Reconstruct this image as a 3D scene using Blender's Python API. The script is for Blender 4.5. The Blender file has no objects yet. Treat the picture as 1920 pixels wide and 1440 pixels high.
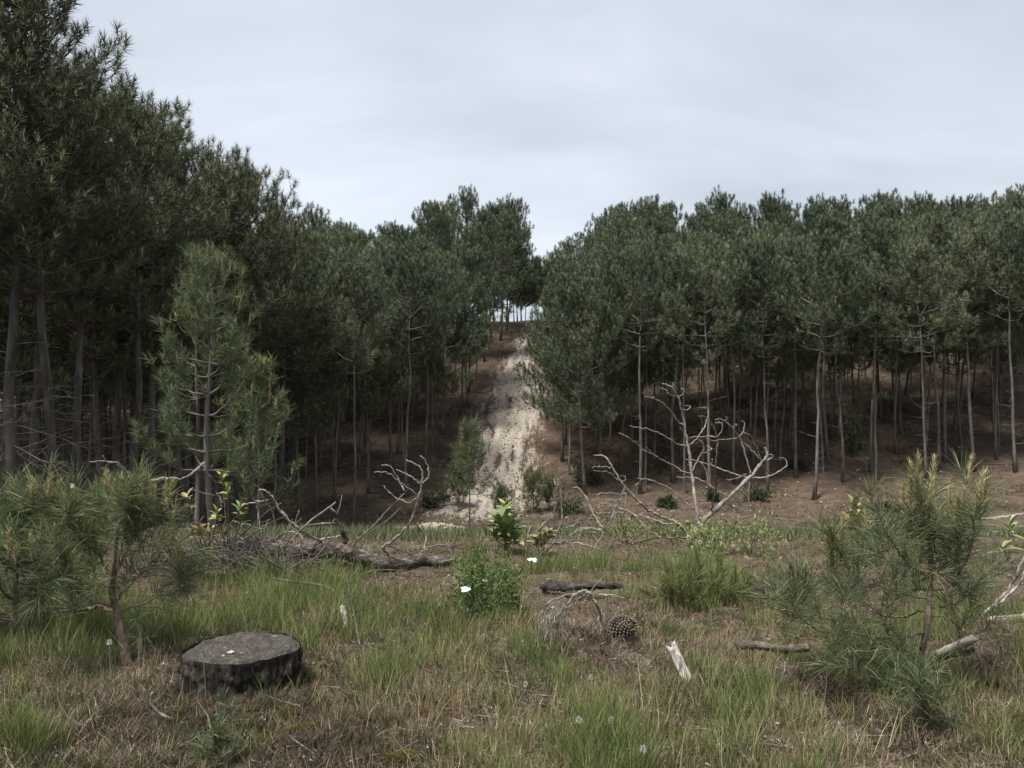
import bpy, math, random
import numpy as np
from mathutils import Vector

# ------------------------------------------------------------------ camera, sky, sun, exposure
SC = bpy.context.scene
COL = SC.collection
F = 1507.0            # focal length in photograph pixels (1920 wide)
HOR = 755.0           # row of the horizon
CAMZ = 1.6
cam_data = bpy.data.cameras.new('camera')
cam = bpy.data.objects.new('camera', cam_data)
COL.objects.link(cam)
cam.location = (0, 0, CAMZ)
cam.rotation_euler = (math.radians(90), 0, 0)
cam_data.sensor_width = 36.0
cam_data.lens = 36.0 * F / 1920.0
cam_data.shift_y = (HOR - 720.0) / 1920.0
cam_data.clip_start = 0.05
cam_data.clip_end = 5000
SC.camera = cam
SC.view_settings.view_transform = 'Standard'
SC.view_settings.look = 'None'
SC.view_settings.exposure = 2.35
SC.view_settings.gamma = 1.0
SC.view_settings.use_curve_mapping = False
SC.render.engine = 'CYCLES'
SC.cycles.max_bounces = 4
SC.cycles.diffuse_bounces = 2
SC.cycles.glossy_bounces = 1
SC.cycles.transmission_bounces = 2
SC.cycles.transparent_max_bounces = 4
SC.cycles.debug_use_spatial_splits = True

SUN_DIR = Vector((-0.28, -0.28, 0.92)).normalized()
SUN_ELEV = math.asin(SUN_DIR.z)
SUN_AZ = math.atan2(SUN_DIR.x, SUN_DIR.y)

world = bpy.data.worlds.new('World')
SC.world = world
world.use_nodes = True
wn, wl = world.node_tree.nodes, world.node_tree.links
wn.clear()
w_out = wn.new('ShaderNodeOutputWorld')
w_bg = wn.new('ShaderNodeBackground')
w_bg.inputs['Strength'].default_value = 0.1
w_sky = wn.new('ShaderNodeTexSky')
w_sky.sky_type = 'NISHITA'
w_sky.sun_disc = False
w_sky.sun_elevation = SUN_ELEV
w_sky.sun_rotation = SUN_AZ
w_sky.air_density = 1.0
w_sky.dust_density = 1.5
w_tc = wn.new('ShaderNodeTexCoord')
w_sep = wn.new('ShaderNodeSeparateXYZ')
wl.new(w_tc.outputs['Generated'], w_sep.inputs[0])
def wmath(op, a, b=None):
    n = wn.new('ShaderNodeMath'); n.operation = op
    for i, q in enumerate((a, b)):
        if q is None: continue
        if isinstance(q, (int, float)): n.inputs[i].default_value = q
        else: wl.new(q, n.inputs[i])
    return n.outputs[0]
zz = wmath('ADD', wmath('MAXIMUM', w_sep.outputs['Z'], 0.0), 0.22)
w_cmb = wn.new('ShaderNodeCombineXYZ')
wl.new(wmath('MULTIPLY', wmath('DIVIDE', w_sep.outputs['X'], zz), 0.62), w_cmb.inputs[0])
wl.new(wmath('DIVIDE', w_sep.outputs['Y'], zz), w_cmb.inputs[1])
w_cmb.inputs[2].default_value = 3.7
w_n1 = wn.new('ShaderNodeTexNoise')
w_n1.inputs['Scale'].default_value = 1.55
w_n1.inputs['Detail'].default_value = 5
w_n1.inputs['Roughness'].default_value = 0.5
w_n1.inputs['Distortion'].default_value = 0.25
wl.new(w_cmb.outputs[0], w_n1.inputs['Vector'])
w_r = wn.new('ShaderNodeValToRGB')          # overcast layer: grey-blue bases to pale thin patches
w_r.color_ramp.elements[0].position = 0.34
w_r.color_ramp.elements[0].color = (1.12, 1.22, 1.35, 1)
w_r.color_ramp.elements[1].position = 0.70
w_r.color_ramp.elements[1].color = (1.63, 1.74, 1.87, 1)
wl.new(w_n1.outputs['Fac'], w_r.inputs['Fac'])
w_mix = wn.new('ShaderNodeMix'); w_mix.data_type = 'RGBA'
w_mix.inputs['Factor'].default_value = 0.95
wl.new(w_sky.outputs[0], w_mix.inputs[6])
wl.new(w_r.outputs['Color'], w_mix.inputs[7])
wl.new(w_mix.outputs[2], w_bg.inputs['Color'])
wl.new(w_bg.outputs[0], w_out.inputs['Surface'])

sun_data = bpy.data.lights.new('sun', 'SUN')
sun_data.energy = 1.5
sun_data.angle = math.radians(14)
sun_data.color = (1.0, 0.965, 0.90)
sun = bpy.data.objects.new('sun', sun_data)
COL.objects.link(sun)
sun.rotation_euler = (-SUN_DIR).to_track_quat('-Z', 'Y').to_euler()

rng = np.random.default_rng(7)

# ------------------------------------------------------------------ small maths
def sstep(a, b, t):
    t = np.clip((np.asarray(t, float) - a) / (b - a), 0, 1)
    return t * t * (3 - 2 * t)

def _hash(ix, iy, seed):
    h = (ix.astype(np.int64) * 374761393 + iy.astype(np.int64) * 668265263 + seed * 974634497) & 0xFFFFFFFF
    h = ((h ^ (h >> 13)) * 1274126177) & 0xFFFFFFFF
    return ((h ^ (h >> 16)) & 0xFFFF) / 65535.0

def vnoise(x, y, seed=0):
    x = np.asarray(x, float); y = np.asarray(y, float)
    ix = np.floor(x); iy = np.floor(y)
    fx = x - ix; fy = y - iy
    fx = fx * fx * (3 - 2 * fx); fy = fy * fy * (3 - 2 * fy)
    a = _hash(ix, iy, seed); b = _hash(ix + 1, iy, seed)
    c = _hash(ix, iy + 1, seed); d = _hash(ix + 1, iy + 1, seed)
    return (a * (1 - fx) + b * fx) * (1 - fy) + (c * (1 - fx) + d * fx) * fy

def fbm(x, y, seed=0, octv=4):
    s = 0; a = 1; t = 0
    for i in range(octv):
        s = s + a * vnoise(x * 2 ** i, y * 2 ** i, seed + i * 17); t += a; a *= 0.5
    return s / t

def nrm(a):
    return a / np.maximum(np.linalg.norm(a, axis=-1, keepdims=True), 1e-9)

# ------------------------------------------------------------------ the lie of the land
def crest_y(x):
    return 71.0 - 0.55 * np.clip(-x - 14, 0, 30) + 0.06 * np.clip(x - 10, 0, 60)
def crest_z(x):
    return 8.6 - 0.16 * np.clip(-x - 10, 0, 24) + 0.25 * np.sin(x * 0.21 + 1.0) + 0.01 * np.clip(x, 0, 60)
def foot_y(x):
    return 35.0 - 0.25 * np.clip(-x - 8, 0, 30) + 0.4 * np.sin(x * 0.3)

def height(x, y):
    x = np.asarray(x, float); y = np.asarray(y, float)
    z = -0.22 * sstep(7.0, 11.0, y) - 3.1 * sstep(9.5, 27.0, y)
    z = z + 0.095 * np.clip(x - 8, 0, 40) * sstep(20, 34, y)
    # foreground humps
    near = 1 - sstep(9, 14, y)
    z = z + near * ((fbm(x * 0.9, y * 0.9, 3, 3) - 0.5) * 0.16 + (fbm(x * 4.5, y * 4.5, 9, 3) - 0.5) * 0.12 + (fbm(x * 2.2, y * 2.2, 33, 2) - 0.5) * 0.09)
    z = z + near * 0.09 * np.exp(-(((x - 0.55) / 0.45) ** 2 + ((y - 5.3) / 0.4) ** 2))
    z = z + near * 0.10 * np.exp(-(((x + 2.4) / 0.7) ** 2 + ((y - 4.0) / 0.6) ** 2))
    # dune
    fy, cy, cz = foot_y(x), crest_y(x), crest_z(x)
    t = np.clip((y - fy) / (cy - fy), 0, 1)
    prof = 0.45 * t ** 1.15 + 0.55 * (t * t * (3 - 2 * t))
    zb = -3.32 + 0.095 * np.clip(x - 8, 0, 40)
    z = z + (cz - zb) * prof
    back = np.clip(y - cy - 2.5, 0, 60)
    z = z - 9.0 * sstep(0, 60, back) - 0.10 * np.clip(back, 0, 30)
    far = sstep(12, 20, y)
    z = z + far * ((fbm(x * 0.35, y * 0.35, 21, 3) - 0.5) * 0.5)
    return z

def P(u, v, d):
    return np.array([(u - 960) / F * d, d, CAMZ + (HOR - v) / F * d])

_ys = np.concatenate([np.arange(1.5, 14, 0.03), np.arange(14, 110, 0.1)])
def ground_at(u, v):
    """point where the sight line through a photograph pixel meets the ground"""
    x = (u - 960) / F * _ys
    zr = CAMZ + (HOR - v) / F * _ys
    below = zr <= height(x, _ys)
    i = int(np.argmax(below)) if below.any() else len(_ys) - 1
    return np.array([x[i], _ys[i], float(height(x[i], _ys[i]))])
def on_ground(u, d):
    x = (u - 960) / F * d
    return np.array([x, d, float(height(x, d))])
def gz(x, y):
    return float(height(x, y))

# ------------------------------------------------------------------ mesh helpers
def mesh_np(name, V, faces, mats=(), mat_idx=None, smooth=False):
    """faces: list of int arrays (n, k)"""
    V = np.ascontiguousarray(V, dtype=np.float32)
    me = bpy.data.meshes.new(name)
    faces = [f for f in faces if len(f)]
    loops = np.concatenate([f.reshape(-1) for f in faces]).astype(np.int32)
    sizes = np.concatenate([np.full(len(f), f.shape[1], np.int32) for f in faces])
    starts = np.concatenate([[0], np.cumsum(sizes)[:-1]]).astype(np.int32)
    me.vertices.add(len(V)); me.vertices.foreach_set('co', V.reshape(-1))
    me.loops.add(len(loops)); me.loops.foreach_set('vertex_index', loops)
    me.polygons.add(len(sizes))
    me.polygons.foreach_set('loop_start', starts)
    me.polygons.foreach_set('loop_total', sizes)
    if mat_idx is not None:
        me.polygons.foreach_set('material_index', np.asarray(mat_idx, np.int32))
    me.polygons.foreach_set('use_smooth', np.full(len(sizes), bool(smooth)))
    for m in mats: me.materials.append(m)
    me.update(calc_edges=True)
    return me

class MB:
    def __init__(self):
        self.V, self.Fs, self.Mi, self.n = [], [], [], 0
    def add(self, V, Fa, mi=0):
        V = np.asarray(V, float)
        if not isinstance(Fa, list): Fa = [Fa]
        for f in Fa:
            f = np.asarray(f)
            if len(f) == 0: continue
            self.Fs.append(f + self.n); self.Mi.append(np.full(len(f), mi))
        self.V.append(V); self.n += len(V)
        return self
    def mesh(self, name, mats, origin=(0, 0, 0), smooth=False):
        V = np.concatenate(self.V) - np.asarray(origin, float)
        return mesh_np(name, V, self.Fs, mats, np.concatenate(self.Mi), smooth)

def spline(pts, m):
    """Catmull-Rom through pts, m samples"""
    p = np.asarray(pts, float)
    if len(p) == 2:
        t = np.linspace(0, 1, m)[:, None]
        return p[0] * (1 - t) + p[1] * t
    q = np.vstack([2 * p[0] - p[1], p, 2 * p[-1] - p[-2]])
    seg = len(p) - 1
    s = np.linspace(0, seg, m); i = np.minimum(s.astype(int), seg - 1); t = (s - i)[:, None]
    a, b, c, d = q[i], q[i + 1], q[i + 2], q[i + 3]
    return 0.5 * (2 * b + (c - a) * t + (2 * a - 5 * b + 4 * c - d) * t ** 2 + (3 * b - a - 3 * c + d) * t ** 3)

def tube(pts, rad, sides=6, cap=True, wob=0.0, r=rng):
    p = np.asarray(pts, float); n = len(p)
    rad = np.broadcast_to(np.asarray(rad, float), (n,))
    T = nrm(np.gradient(p, axis=0))
    ref = np.array([0, 0, 1.0]) if abs(T[0][2]) < 0.9 else np.array([1.0, 0, 0])
    U = np.empty_like(p); U[0] = nrm(np.cross(T[0], ref))
    for i in range(1, n):
        u = U[i - 1] - T[i] * np.dot(U[i - 1], T[i])
        U[i] = u / max(np.linalg.norm(u), 1e-9)
    W = np.cross(T, U)
    a = np.linspace(0, 2 * np.pi, sides, endpoint=False)
    rr = rad[:, None] * (1 + wob * (r.random((n, sides)) - 0.5) * 2)
    V = p[:, None, :] + rr[..., None] * (np.cos(a)[None, :, None] * U[:, None, :] + np.sin(a)[None, :, None] * W[:, None, :])
    V = V.reshape(-1, 3)
    i = np.arange(n - 1)[:, None] * sides; j = np.arange(sides)[None, :]; k = (j + 1) % sides
    Q = np.stack([i + j, i + k, i + sides + k, i + sides + j], -1).reshape(-1, 4)
    fs = [Q]
    if cap:
        V = np.vstack([V, p[0], p[-1]])
        c0, c1 = n * sides, n * sides + 1
        jj = np.arange(sides); kk = (jj + 1) % sides
        fs.append(np.vstack([np.stack([kk, jj, np.full(sides, c0)], -1), np.stack([(n - 1) * sides + jj, (n - 1) * sides + kk, np.full(sides, c1)], -1)]))
    return V, fs

def frames(A):
    ref = np.where(np.abs(A[:, 2:3]) < 0.9, np.array([[0, 0, 1.0]]), np.array([[1.0, 0, 0]]))
    U = nrm(np.cross(A, ref))
    return U, np.cross(A, U)

def needles(C, A, n, shoot, L, w, amin, amax, r, segs=1, droop=0.0, lvar=0.3):
    """n needle blades round each shoot (C: base, A: axis)"""
    C = np.asarray(C, float); A = nrm(np.asarray(A, float))
    N = len(C)
    U, W = frames(A)
    rep = np.repeat(np.arange(N), n); M = N * n
    t = r.random(M)
    shoot = np.broadcast_to(shoot, (N,))[rep]
    base = C[rep] + A[rep] * (t * shoot)[:, None]
    ph = r.random(M) * 2 * np.pi
    al = np.radians(amax + (amin - amax) * t + r.normal(0, 9, M))
    rad = U[rep] * np.cos(ph)[:, None] + W[rep] * np.sin(ph)[:, None]
    D = A[rep] * np.cos(al)[:, None] + rad * np.sin(al)[:, None]
    Ls = (np.broadcast_to(L, (N,))[rep] * (1 - lvar + 2 * lvar * r.random(M)))[:, None]
    S = nrm(np.cross(D, r.normal(size=(M, 3)))) * (w / 2)
    return strips(base, D, Ls, S, segs, droop, r)

def strips(base, D, Ls, S, segs=1, droop=0.0, r=rng, bend=None):
    M = len(base)
    if segs == 1:
        V = np.stack([base - S, base + S, base + D * Ls], 1).reshape(-1, 3)
        return V, np.arange(M * 3).reshape(-1, 3)
    mid = base + D * Ls * 0.55
    tip = base + D * Ls
    if bend is not None: tip = tip + bend * Ls
    tip = tip - np.array([0, 0, 1.0]) * droop * Ls
    V = np.stack([base - S, base + S, mid - S * 0.85, mid + S * 0.85, tip], 1).reshape(-1, 3)
    o = np.arange(M)[:, None] * 5
    T = np.array([[0, 1, 3], [0, 3, 2], [2, 3, 4]])
    return V, (o[:, :, None] + T[None]).reshape(-1, 3)

def leaves(C, D, L, w, r, fold=0.25):
    """small broad leaves, two-faced kites folded on the midrib"""
    M = len(C); D = nrm(D)
    S = nrm(np.cross(D, r.normal(size=(M, 3)) + np.array([0, 0, 1.2])))
    Nn = np.cross(S, D)
    L = np.broadcast_to(L, (M,))[:, None]; w = np.broadcast_to(w, (M,))[:, None]
    m = C + D * L * 0.5
    V = np.stack([C, m + S * w / 2 + Nn * w * fold, C + D * L, m - S * w / 2 + Nn * w * fold, m], 1).reshape(-1, 3)
    o = np.arange(M)[:, None] * 5
    T = np.array([[0, 1, 4], [1, 2, 4], [2, 3, 4], [3, 0, 4]])
    return V, (o[:, :, None] + T[None]).reshape(-1, 3)

# ------------------------------------------------------------------ scene object helpers
def tag(o, label=None, cat=None, group=None, kind=None):
    if label: o['label'] = label
    if cat: o['category'] = cat
    if group: o['group'] = group
    if kind: o['kind'] = kind
    return o
def thing(name, label, cat, loc, group=None):
    o = bpy.data.objects.new(name, None); COL.objects.link(o)
    o.empty_display_size = 0.2
    o.location = tuple(float(c) for c in loc)
    return tag(o, label, cat, group)
def part(name, me, parent=None, label=None):
    o = bpy.data.objects.new(name, me); COL.objects.link(o)
    if parent is not None: o.parent = parent
    if label: o['label'] = label
    return o
def single(name, me, loc, label, cat, group=None, kind=None):
    o = part(name, me); o.location = tuple(float(c) for c in loc)
    return tag(o, label, cat, group, kind)

# ------------------------------------------------------------------ materials
class Mat:
    def __init__(s, name, rough=0.8, spec=0.2):
        s.m = bpy.data.materials.new(name); s.m.use_nodes = True
        s.n, s.l = s.m.node_tree.nodes, s.m.node_tree.links
        s.b = s.n['Principled BSDF']
        s.b.inputs['Roughness'].default_value = rough
        s.b.inputs['Specular IOR Level'].default_value = spec
    def node(s, t, **kw):
        n = s.n.new(t)
        for k, v in kw.items():
            if k in n.inputs: n.inputs[k].default_value = v
            else: setattr(n, k, v)
        return n
    def ramp(s, fac, stops, interp='LINEAR'):
        n = s.n.new('ShaderNodeValToRGB'); cr = n.color_ramp; cr.interpolation = interp
        while len(cr.elements) < len(stops): cr.elements.new(0.5)
        for e, (p, c) in zip(cr.elements, stops):
            e.position = p; e.color = (*c, 1)
        s.l.new(fac, n.inputs['Fac']); return n.outputs['Color']
    def noise(s, scale, detail=4, rough=0.55, vec=None, dist=0.0, mapscale=None, coord='Object'):
        n = s.node('ShaderNodeTexNoise', Scale=scale, Detail=detail, Roughness=rough, Distortion=dist)
        if vec is None:
            tc = s.node('ShaderNodeTexCoord'); vec = tc.outputs[coord]
            if mapscale:
                mp = s.node('ShaderNodeMapping'); mp.inputs['Scale'].default_value = mapscale
                s.l.new(vec, mp.inputs['Vector']); vec = mp.outputs[0]
        s.l.new(vec, n.inputs['Vector']); return n.outputs['Fac']
    def mix(s, fac, a, b, blend='MIX'):
        n = s.n.new('ShaderNodeMix'); n.data_type = 'RGBA'; n.blend_type = blend
        for q, i in ((fac, 0), (a, 6), (b, 7)):
            if isinstance(q, (int, float)): n.inputs[i].default_value = q
            elif isinstance(q, tuple): n.inputs[i].default_value = (*q, 1)
            else: s.l.new(q, n.inputs[i])
        return n.outputs[2]
    def base(s, c):
        if isinstance(c, tuple): s.b.inputs['Base Color'].default_value = (*c, 1)
        else: s.l.new(c, s.b.inputs['Base Color'])
    def bump(s, h, strength=0.5, dist=0.02):
        n = s.node('ShaderNodeBump', Strength=strength, Distance=dist)
        s.l.new(h, n.inputs['Height']); s.l.new(n.outputs[0], s.b.inputs['Normal'])

def mat_blades(name, stops, transl=0.25, patch=None, per_object=0.0, rough=0.7, spec=0.12):
    m = Mat(name, rough, spec)
    g = m.node('ShaderNodeNewGeometry')
    c = m.ramp(g.outputs['Random Per Island'], stops)
    if patch:                                     # slow drift of hue through the stand
        f = m.noise(patch[0], 2)
        f = m.ramp(f, [(0.4, (0, 0, 0)), (0.62, (1, 1, 1))])
        c = m.mix(f, c, m.mix(1.0, c, patch[1], 'MULTIPLY'))
    if per_object:
        oi = m.node('ShaderNodeObjectInfo')
        hs = m.node('ShaderNodeHueSaturation')
        mr = m.node('ShaderNodeMapRange'); mr.inputs['To Min'].default_value = 1 - per_object; mr.inputs['To Max'].default_value = 1 + per_object
        m.l.new(oi.outputs['Random'], mr.inputs['Value']); m.l.new(mr.outputs[0], hs.inputs['Value'])
        mh = m.node('ShaderNodeMapRange'); mh.inputs['To Min'].default_value = 0.515; mh.inputs['To Max'].default_value = 0.475
        m.l.new(oi.outputs['Random'], mh.inputs['Value']); m.l.new(mh.outputs[0], hs.inputs['Hue'])
        m.l.new(c, hs.inputs['Color']); c = hs.outputs[0]
    m.base(c)
    if transl:
        t = m.node('ShaderNodeBsdfTranslucent'); m.l.new(c, t.inputs['Color'])
        ms = m.node('ShaderNodeMixShader'); ms.inputs[0].default_value = transl
        m.l.new(m.b.outputs[0], ms.inputs[1]); m.l.new(t.outputs[0], ms.inputs[2])
        m.l.new(ms.outputs[0], m.n['Material Output'].inputs['Surface'])
    return m.m

def mat_bark(name, dark, mid, light, scale=9.0, stretch=(1, 1, 0.25), bump=0.8, dist=0.02, lichen=None):
    m = Mat(name, 0.9, 0.1)
    f = m.noise(scale, 6, 0.65, mapscale=stretch, dist=0.4)
    c = m.ramp(f, [(0.32, dark), (0.52, mid), (0.72, light)])
    if lichen:
        g = m.ramp(m.noise(scale * 0.7, 4), [(0.56, (0, 0, 0)), (0.66, (1, 1, 1))])
        c = m.mix(g, c, lichen)
    m.base(c); m.bump(f, bump, dist)
    return m.m

MT = {}
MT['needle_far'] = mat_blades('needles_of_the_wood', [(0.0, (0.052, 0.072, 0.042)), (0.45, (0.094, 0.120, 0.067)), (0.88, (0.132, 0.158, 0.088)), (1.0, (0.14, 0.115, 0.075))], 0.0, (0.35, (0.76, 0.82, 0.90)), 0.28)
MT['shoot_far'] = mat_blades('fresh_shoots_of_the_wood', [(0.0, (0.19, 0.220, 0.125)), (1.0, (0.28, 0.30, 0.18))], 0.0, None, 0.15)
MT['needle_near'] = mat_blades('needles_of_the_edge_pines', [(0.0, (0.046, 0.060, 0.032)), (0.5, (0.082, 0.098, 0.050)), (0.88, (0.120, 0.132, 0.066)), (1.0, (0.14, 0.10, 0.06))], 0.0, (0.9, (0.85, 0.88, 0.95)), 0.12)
MT['needle_young'] = mat_blades('needles_of_the_young_pine', [(0.0, (0.070, 0.098, 0.048)), (0.6, (0.115, 0.150, 0.075)), (1.0, (0.17, 0.195, 0.10))], 0.25, None, 0.08)
MT['needle_sapling'] = mat_blades('needles_of_the_saplings', [(0.0, (0.050, 0.070, 0.038)), (0.5, (0.096, 0.120, 0.062)), (0.86, (0.165, 0.185, 0.098)), (1.0, (0.30, 0.28, 0.15))], 0.25, (3.0, (0.95, 0.97, 0.90)), 0.05)
MT['needle_gold'] = mat_blades('golden_candle_needles', [(0.0, (0.22, 0.21, 0.09)), (0.6, (0.38, 0.35, 0.17)), (1.0, (0.52, 0.49, 0.28))], 0.25)
MT['candle_bark'] = mat_bark('candle_bark', (0.20, 0.125, 0.065), (0.30, 0.20, 0.11), (0.40, 0.30, 0.18), 30)
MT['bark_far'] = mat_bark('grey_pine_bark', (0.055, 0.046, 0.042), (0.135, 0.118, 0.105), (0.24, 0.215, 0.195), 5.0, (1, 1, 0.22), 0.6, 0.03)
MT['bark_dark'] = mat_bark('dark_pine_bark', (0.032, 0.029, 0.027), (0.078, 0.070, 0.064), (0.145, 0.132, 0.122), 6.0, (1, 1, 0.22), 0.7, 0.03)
MT['bark_sapling'] = mat_bark('sapling_bark', (0.06, 0.045, 0.035), (0.14, 0.11, 0.085), (0.25, 0.21, 0.165), 40, (1, 1, 0.5), 0.6, 0.004)
MT['bark_log'] = mat_bark('fallen_log_bark', (0.014, 0.011, 0.010), (0.078, 0.064, 0.054), (0.30, 0.27, 0.235), 24, (0.5, 1, 1), 1.0, 0.03)
MT['char'] = mat_bark('charred_bark', (0.014, 0.012, 0.012), (0.045, 0.040, 0.038), (0.13, 0.12, 0.115), 18, (0.5, 1, 1), 1.0, 0.02)
MT['dead'] = mat_bark('bleached_dead_wood', (0.07, 0.060, 0.050), (0.205, 0.183, 0.158), (0.36, 0.335, 0.30), 16, (1, 1, 1), 0.5, 0.006)
MT['dead_dark'] = mat_bark('dark_dead_wood', (0.035, 0.029, 0.025), (0.10, 0.085, 0.072), (0.22, 0.195, 0.17), 16, (1, 1, 1), 0.5, 0.006)
MT['white_wood'] = mat_bark('white_weathered_wood', (0.05, 0.042, 0.035), (0.33, 0.305, 0.27), (0.56, 0.53, 0.485), 40, (1, 1, 0.12), 0.9, 0.01)
MT['dead_twig_far'] = mat_bark('pale_dead_twigs', (0.07, 0.06, 0.052), (0.14, 0.125, 0.11), (0.23, 0.21, 0.19), 4, (1, 1, 1), 0.2, 0.01)

def mat_ground():
    m = Mat('woodland_floor', 0.95, 0.08)
    big = m.noise(0.45, 4, 0.6)
    med = m.noise(3.0, 5, 0.65)
    fine = m.noise(38.0, 6, 0.72)
    litter = m.ramp(fine, [(0.28, (0.028, 0.020, 0.015)), (0.5, (0.082, 0.058, 0.040)), (0.74, (0.165, 0.122, 0.088))])
    grey = m.ramp(fine, [(0.28, (0.042, 0.034, 0.028)), (0.52, (0.112, 0.090, 0.073)), (0.75, (0.23, 0.195, 0.162))])
    c = m.mix(m.ramp(med, [(0.48, (0, 0, 0)), (0.68, (1, 1, 1))]), litter, grey)
    soil = m.ramp(fine, [(0.3, (0.022, 0.017, 0.013)), (0.7, (0.080, 0.060, 0.044))])
    c = m.mix(m.ramp(big, [(0.50, (0, 0, 0)), (0.62, (1, 1, 1))]), c, m.mix(0.65, c, soil))
    mid = m.noise(1.7, 6, 0.75, dist=0.6)
    c = m.mix(m.ramp(mid, [(0.50, (0, 0, 0)), (0.60, (0.75, 0.75, 0.75))]), c, soil)
    c = m.mix(m.ramp(mid, [(0.36, (0.6, 0.6, 0.6)), (0.44, (0, 0, 0))]), c, grey)
    m.base(c)
    h = m.mix(0.5, fine, med)
    m.bump(h, 0.8, 0.03)
    return m.m
MT['ground'] = mat_ground()

def mat_sand():
    m = Mat('torn_up_sand', 0.95, 0.05)
    a = m.noise(2.6, 6, 0.75, mapscale=(1.6, 0.16, 0.3))
    b = m.noise(8.5, 6, 0.8, mapscale=(1.2, 0.45, 1))
    sand = m.ramp(m.noise(14, 4), [(0.3, (0.235, 0.205, 0.172)), (0.7, (0.40, 0.36, 0.31))])
    litter = m.ramp(b, [(0.35, (0.05, 0.037, 0.03)), (0.7, (0.17, 0.125, 0.095))])
    f = m.mix(0.5, a, b)
    at = m.node('ShaderNodeAttribute'); at.attribute_name = 'bareness'
    mr = m.node('ShaderNodeMapRange'); mr.inputs['To Min'].default_value = -0.15; mr.inputs['To Max'].default_value = 0.06
    m.l.new(at.outputs['Fac'], mr.inputs['Value'])
    ad = m.node('ShaderNodeMath'); ad.operation = 'ADD'; m.l.new(f, ad.inputs[0]); m.l.new(mr.outputs[0], ad.inputs[1])
    c = m.mix(m.ramp(ad.outputs[0], [(0.43, (0, 0, 0)), (0.55, (1, 1, 1))]), litter, sand)
    m.base(c); m.bump(f, 1.0, 0.15)
    return m.m
MT['sand'] = mat_sand()
def mat_sand_plain():
    m = Mat('pale_dune_sand', 0.95, 0.05)
    f = m.noise(6, 5, 0.7)
    m.base(m.ramp(f, [(0.3, (0.17, 0.14, 0.11)), (0.5, (0.34, 0.295, 0.24)), (0.75, (0.45, 0.40, 0.335))]))
    m.bump(f, 0.8, 0.05); return m.m
MT['sand_plain'] = mat_sand_plain()

# ------------------------------------------------------------------ the ground
def growing(a, b, first, ratio):
    out = [a]; s = first
    while abs(out[-1] - a) < abs(b - a):
        out.append(out[-1] + math.copysign(s, b - a)); s *= ratio
    return out
xs = np.array(sorted(set(np.round(growing(-6, -900, 0.07, 1.055) + list(np.arange(-5.95, 6, 0.055)) + growing(6, 900, 0.07, 1.055), 4))))
ys = np.array(sorted(set(np.round(growing(2.2, -400, 0.1, 1.12) + list(np.arange(2.26, 10, 0.055)) + list(np.arange(10, 36, 0.3)) + list(np.arange(36, 90, 0.5)) + growing(90, 1500, 0.7, 1.06), 4))))
GX, GY = np.meshgrid(xs, ys)
GZ = height(GX, GY)
V = np.stack([GX, GY, GZ], -1).reshape(-1, 3)
nx, ny = len(xs), len(ys)
ii = np.arange(ny - 1)[:, None] * nx + np.arange(nx - 1)[None]
Q = np.stack([ii, ii + 1, ii + nx + 1, ii + nx], -1).reshape(-1, 4)
tag(part('ground', mesh_np('ground', V, [Q], [MT['ground']], smooth=True)), 'brown litter covered heath ground falling to a clearing and rising as a dune', 'ground', None, 'structure')

# the torn-up sand of the track, a crust lying on the slope, thinning out to nothing at its ragged edges
def track_x(y): return np.interp(y, [30, 34, 40, 48, 56, 64, 71], [-1.9, -1.5, -1.05, -0.25, 0.55, 0.95, 0.75])
def track_w(y): return np.interp(y, [30, 34, 38, 44, 50, 56, 60, 66, 71], [1.7, 2.3, 2.5, 2.4, 2.6, 2.1, 1.5, 0.95, 0.4])
gy = np.arange(31, 69, 0.11); gs = np.arange(-3.4, 3.4, 0.085)
TY, TS = np.meshgrid(gy, gs, indexing='ij')
TX = TS + track_x(TY)
edge = 1.0 - np.abs(TS / track_w(TY)) ** 1.6 - 1.5 * (1 - sstep(31, 34.5, TY)) - 0.9 * sstep(55, 68, TY)
msk = edge * 1.6 - 0.12 + (fbm(TX * 0.8, TY * 0.35, 40, 4) - 0.52) * 1.9 + (fbm(TX * 5, TY * 2.6, 44, 3) - 0.5) * 0.7
lump = (fbm(TX * 2.6, TY * 0.6, 46, 4) - 0.5) * 0.34 + 0.05 * np.sin(TS * 9 + 2.0 * np.sin(TY * 0.25))
TZ = height(TX, TY) + np.where(msk > 0, np.minimum(msk * 0.12, 0.05) + (lump + 0.05) * np.clip(msk * 1.2, 0, 1), np.maximum(msk * 0.3, -0.3)) - 0.008
V = np.stack([TX, TY, TZ], -1).reshape(-1, 3)
a, b = TY.shape
ii = np.arange(a - 1)[:, None] * b + np.arange(b - 1)[None]
Q = np.stack([ii, ii + 1, ii + b + 1, ii + b], -1).reshape(-1, 4)
me = mesh_np('sandy_path', V, [Q], [MT['sand']], smooth=True)
at_ = me.attributes.new('bareness', 'FLOAT', 'POINT'); at_.data.foreach_set('value', np.clip(msk, 0, 1.2).reshape(-1).astype(np.float32))
tag(part('sandy_path', me), 'pale torn-up sand track climbing straight up the wooded dune', 'track', None, 'structure')

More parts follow.
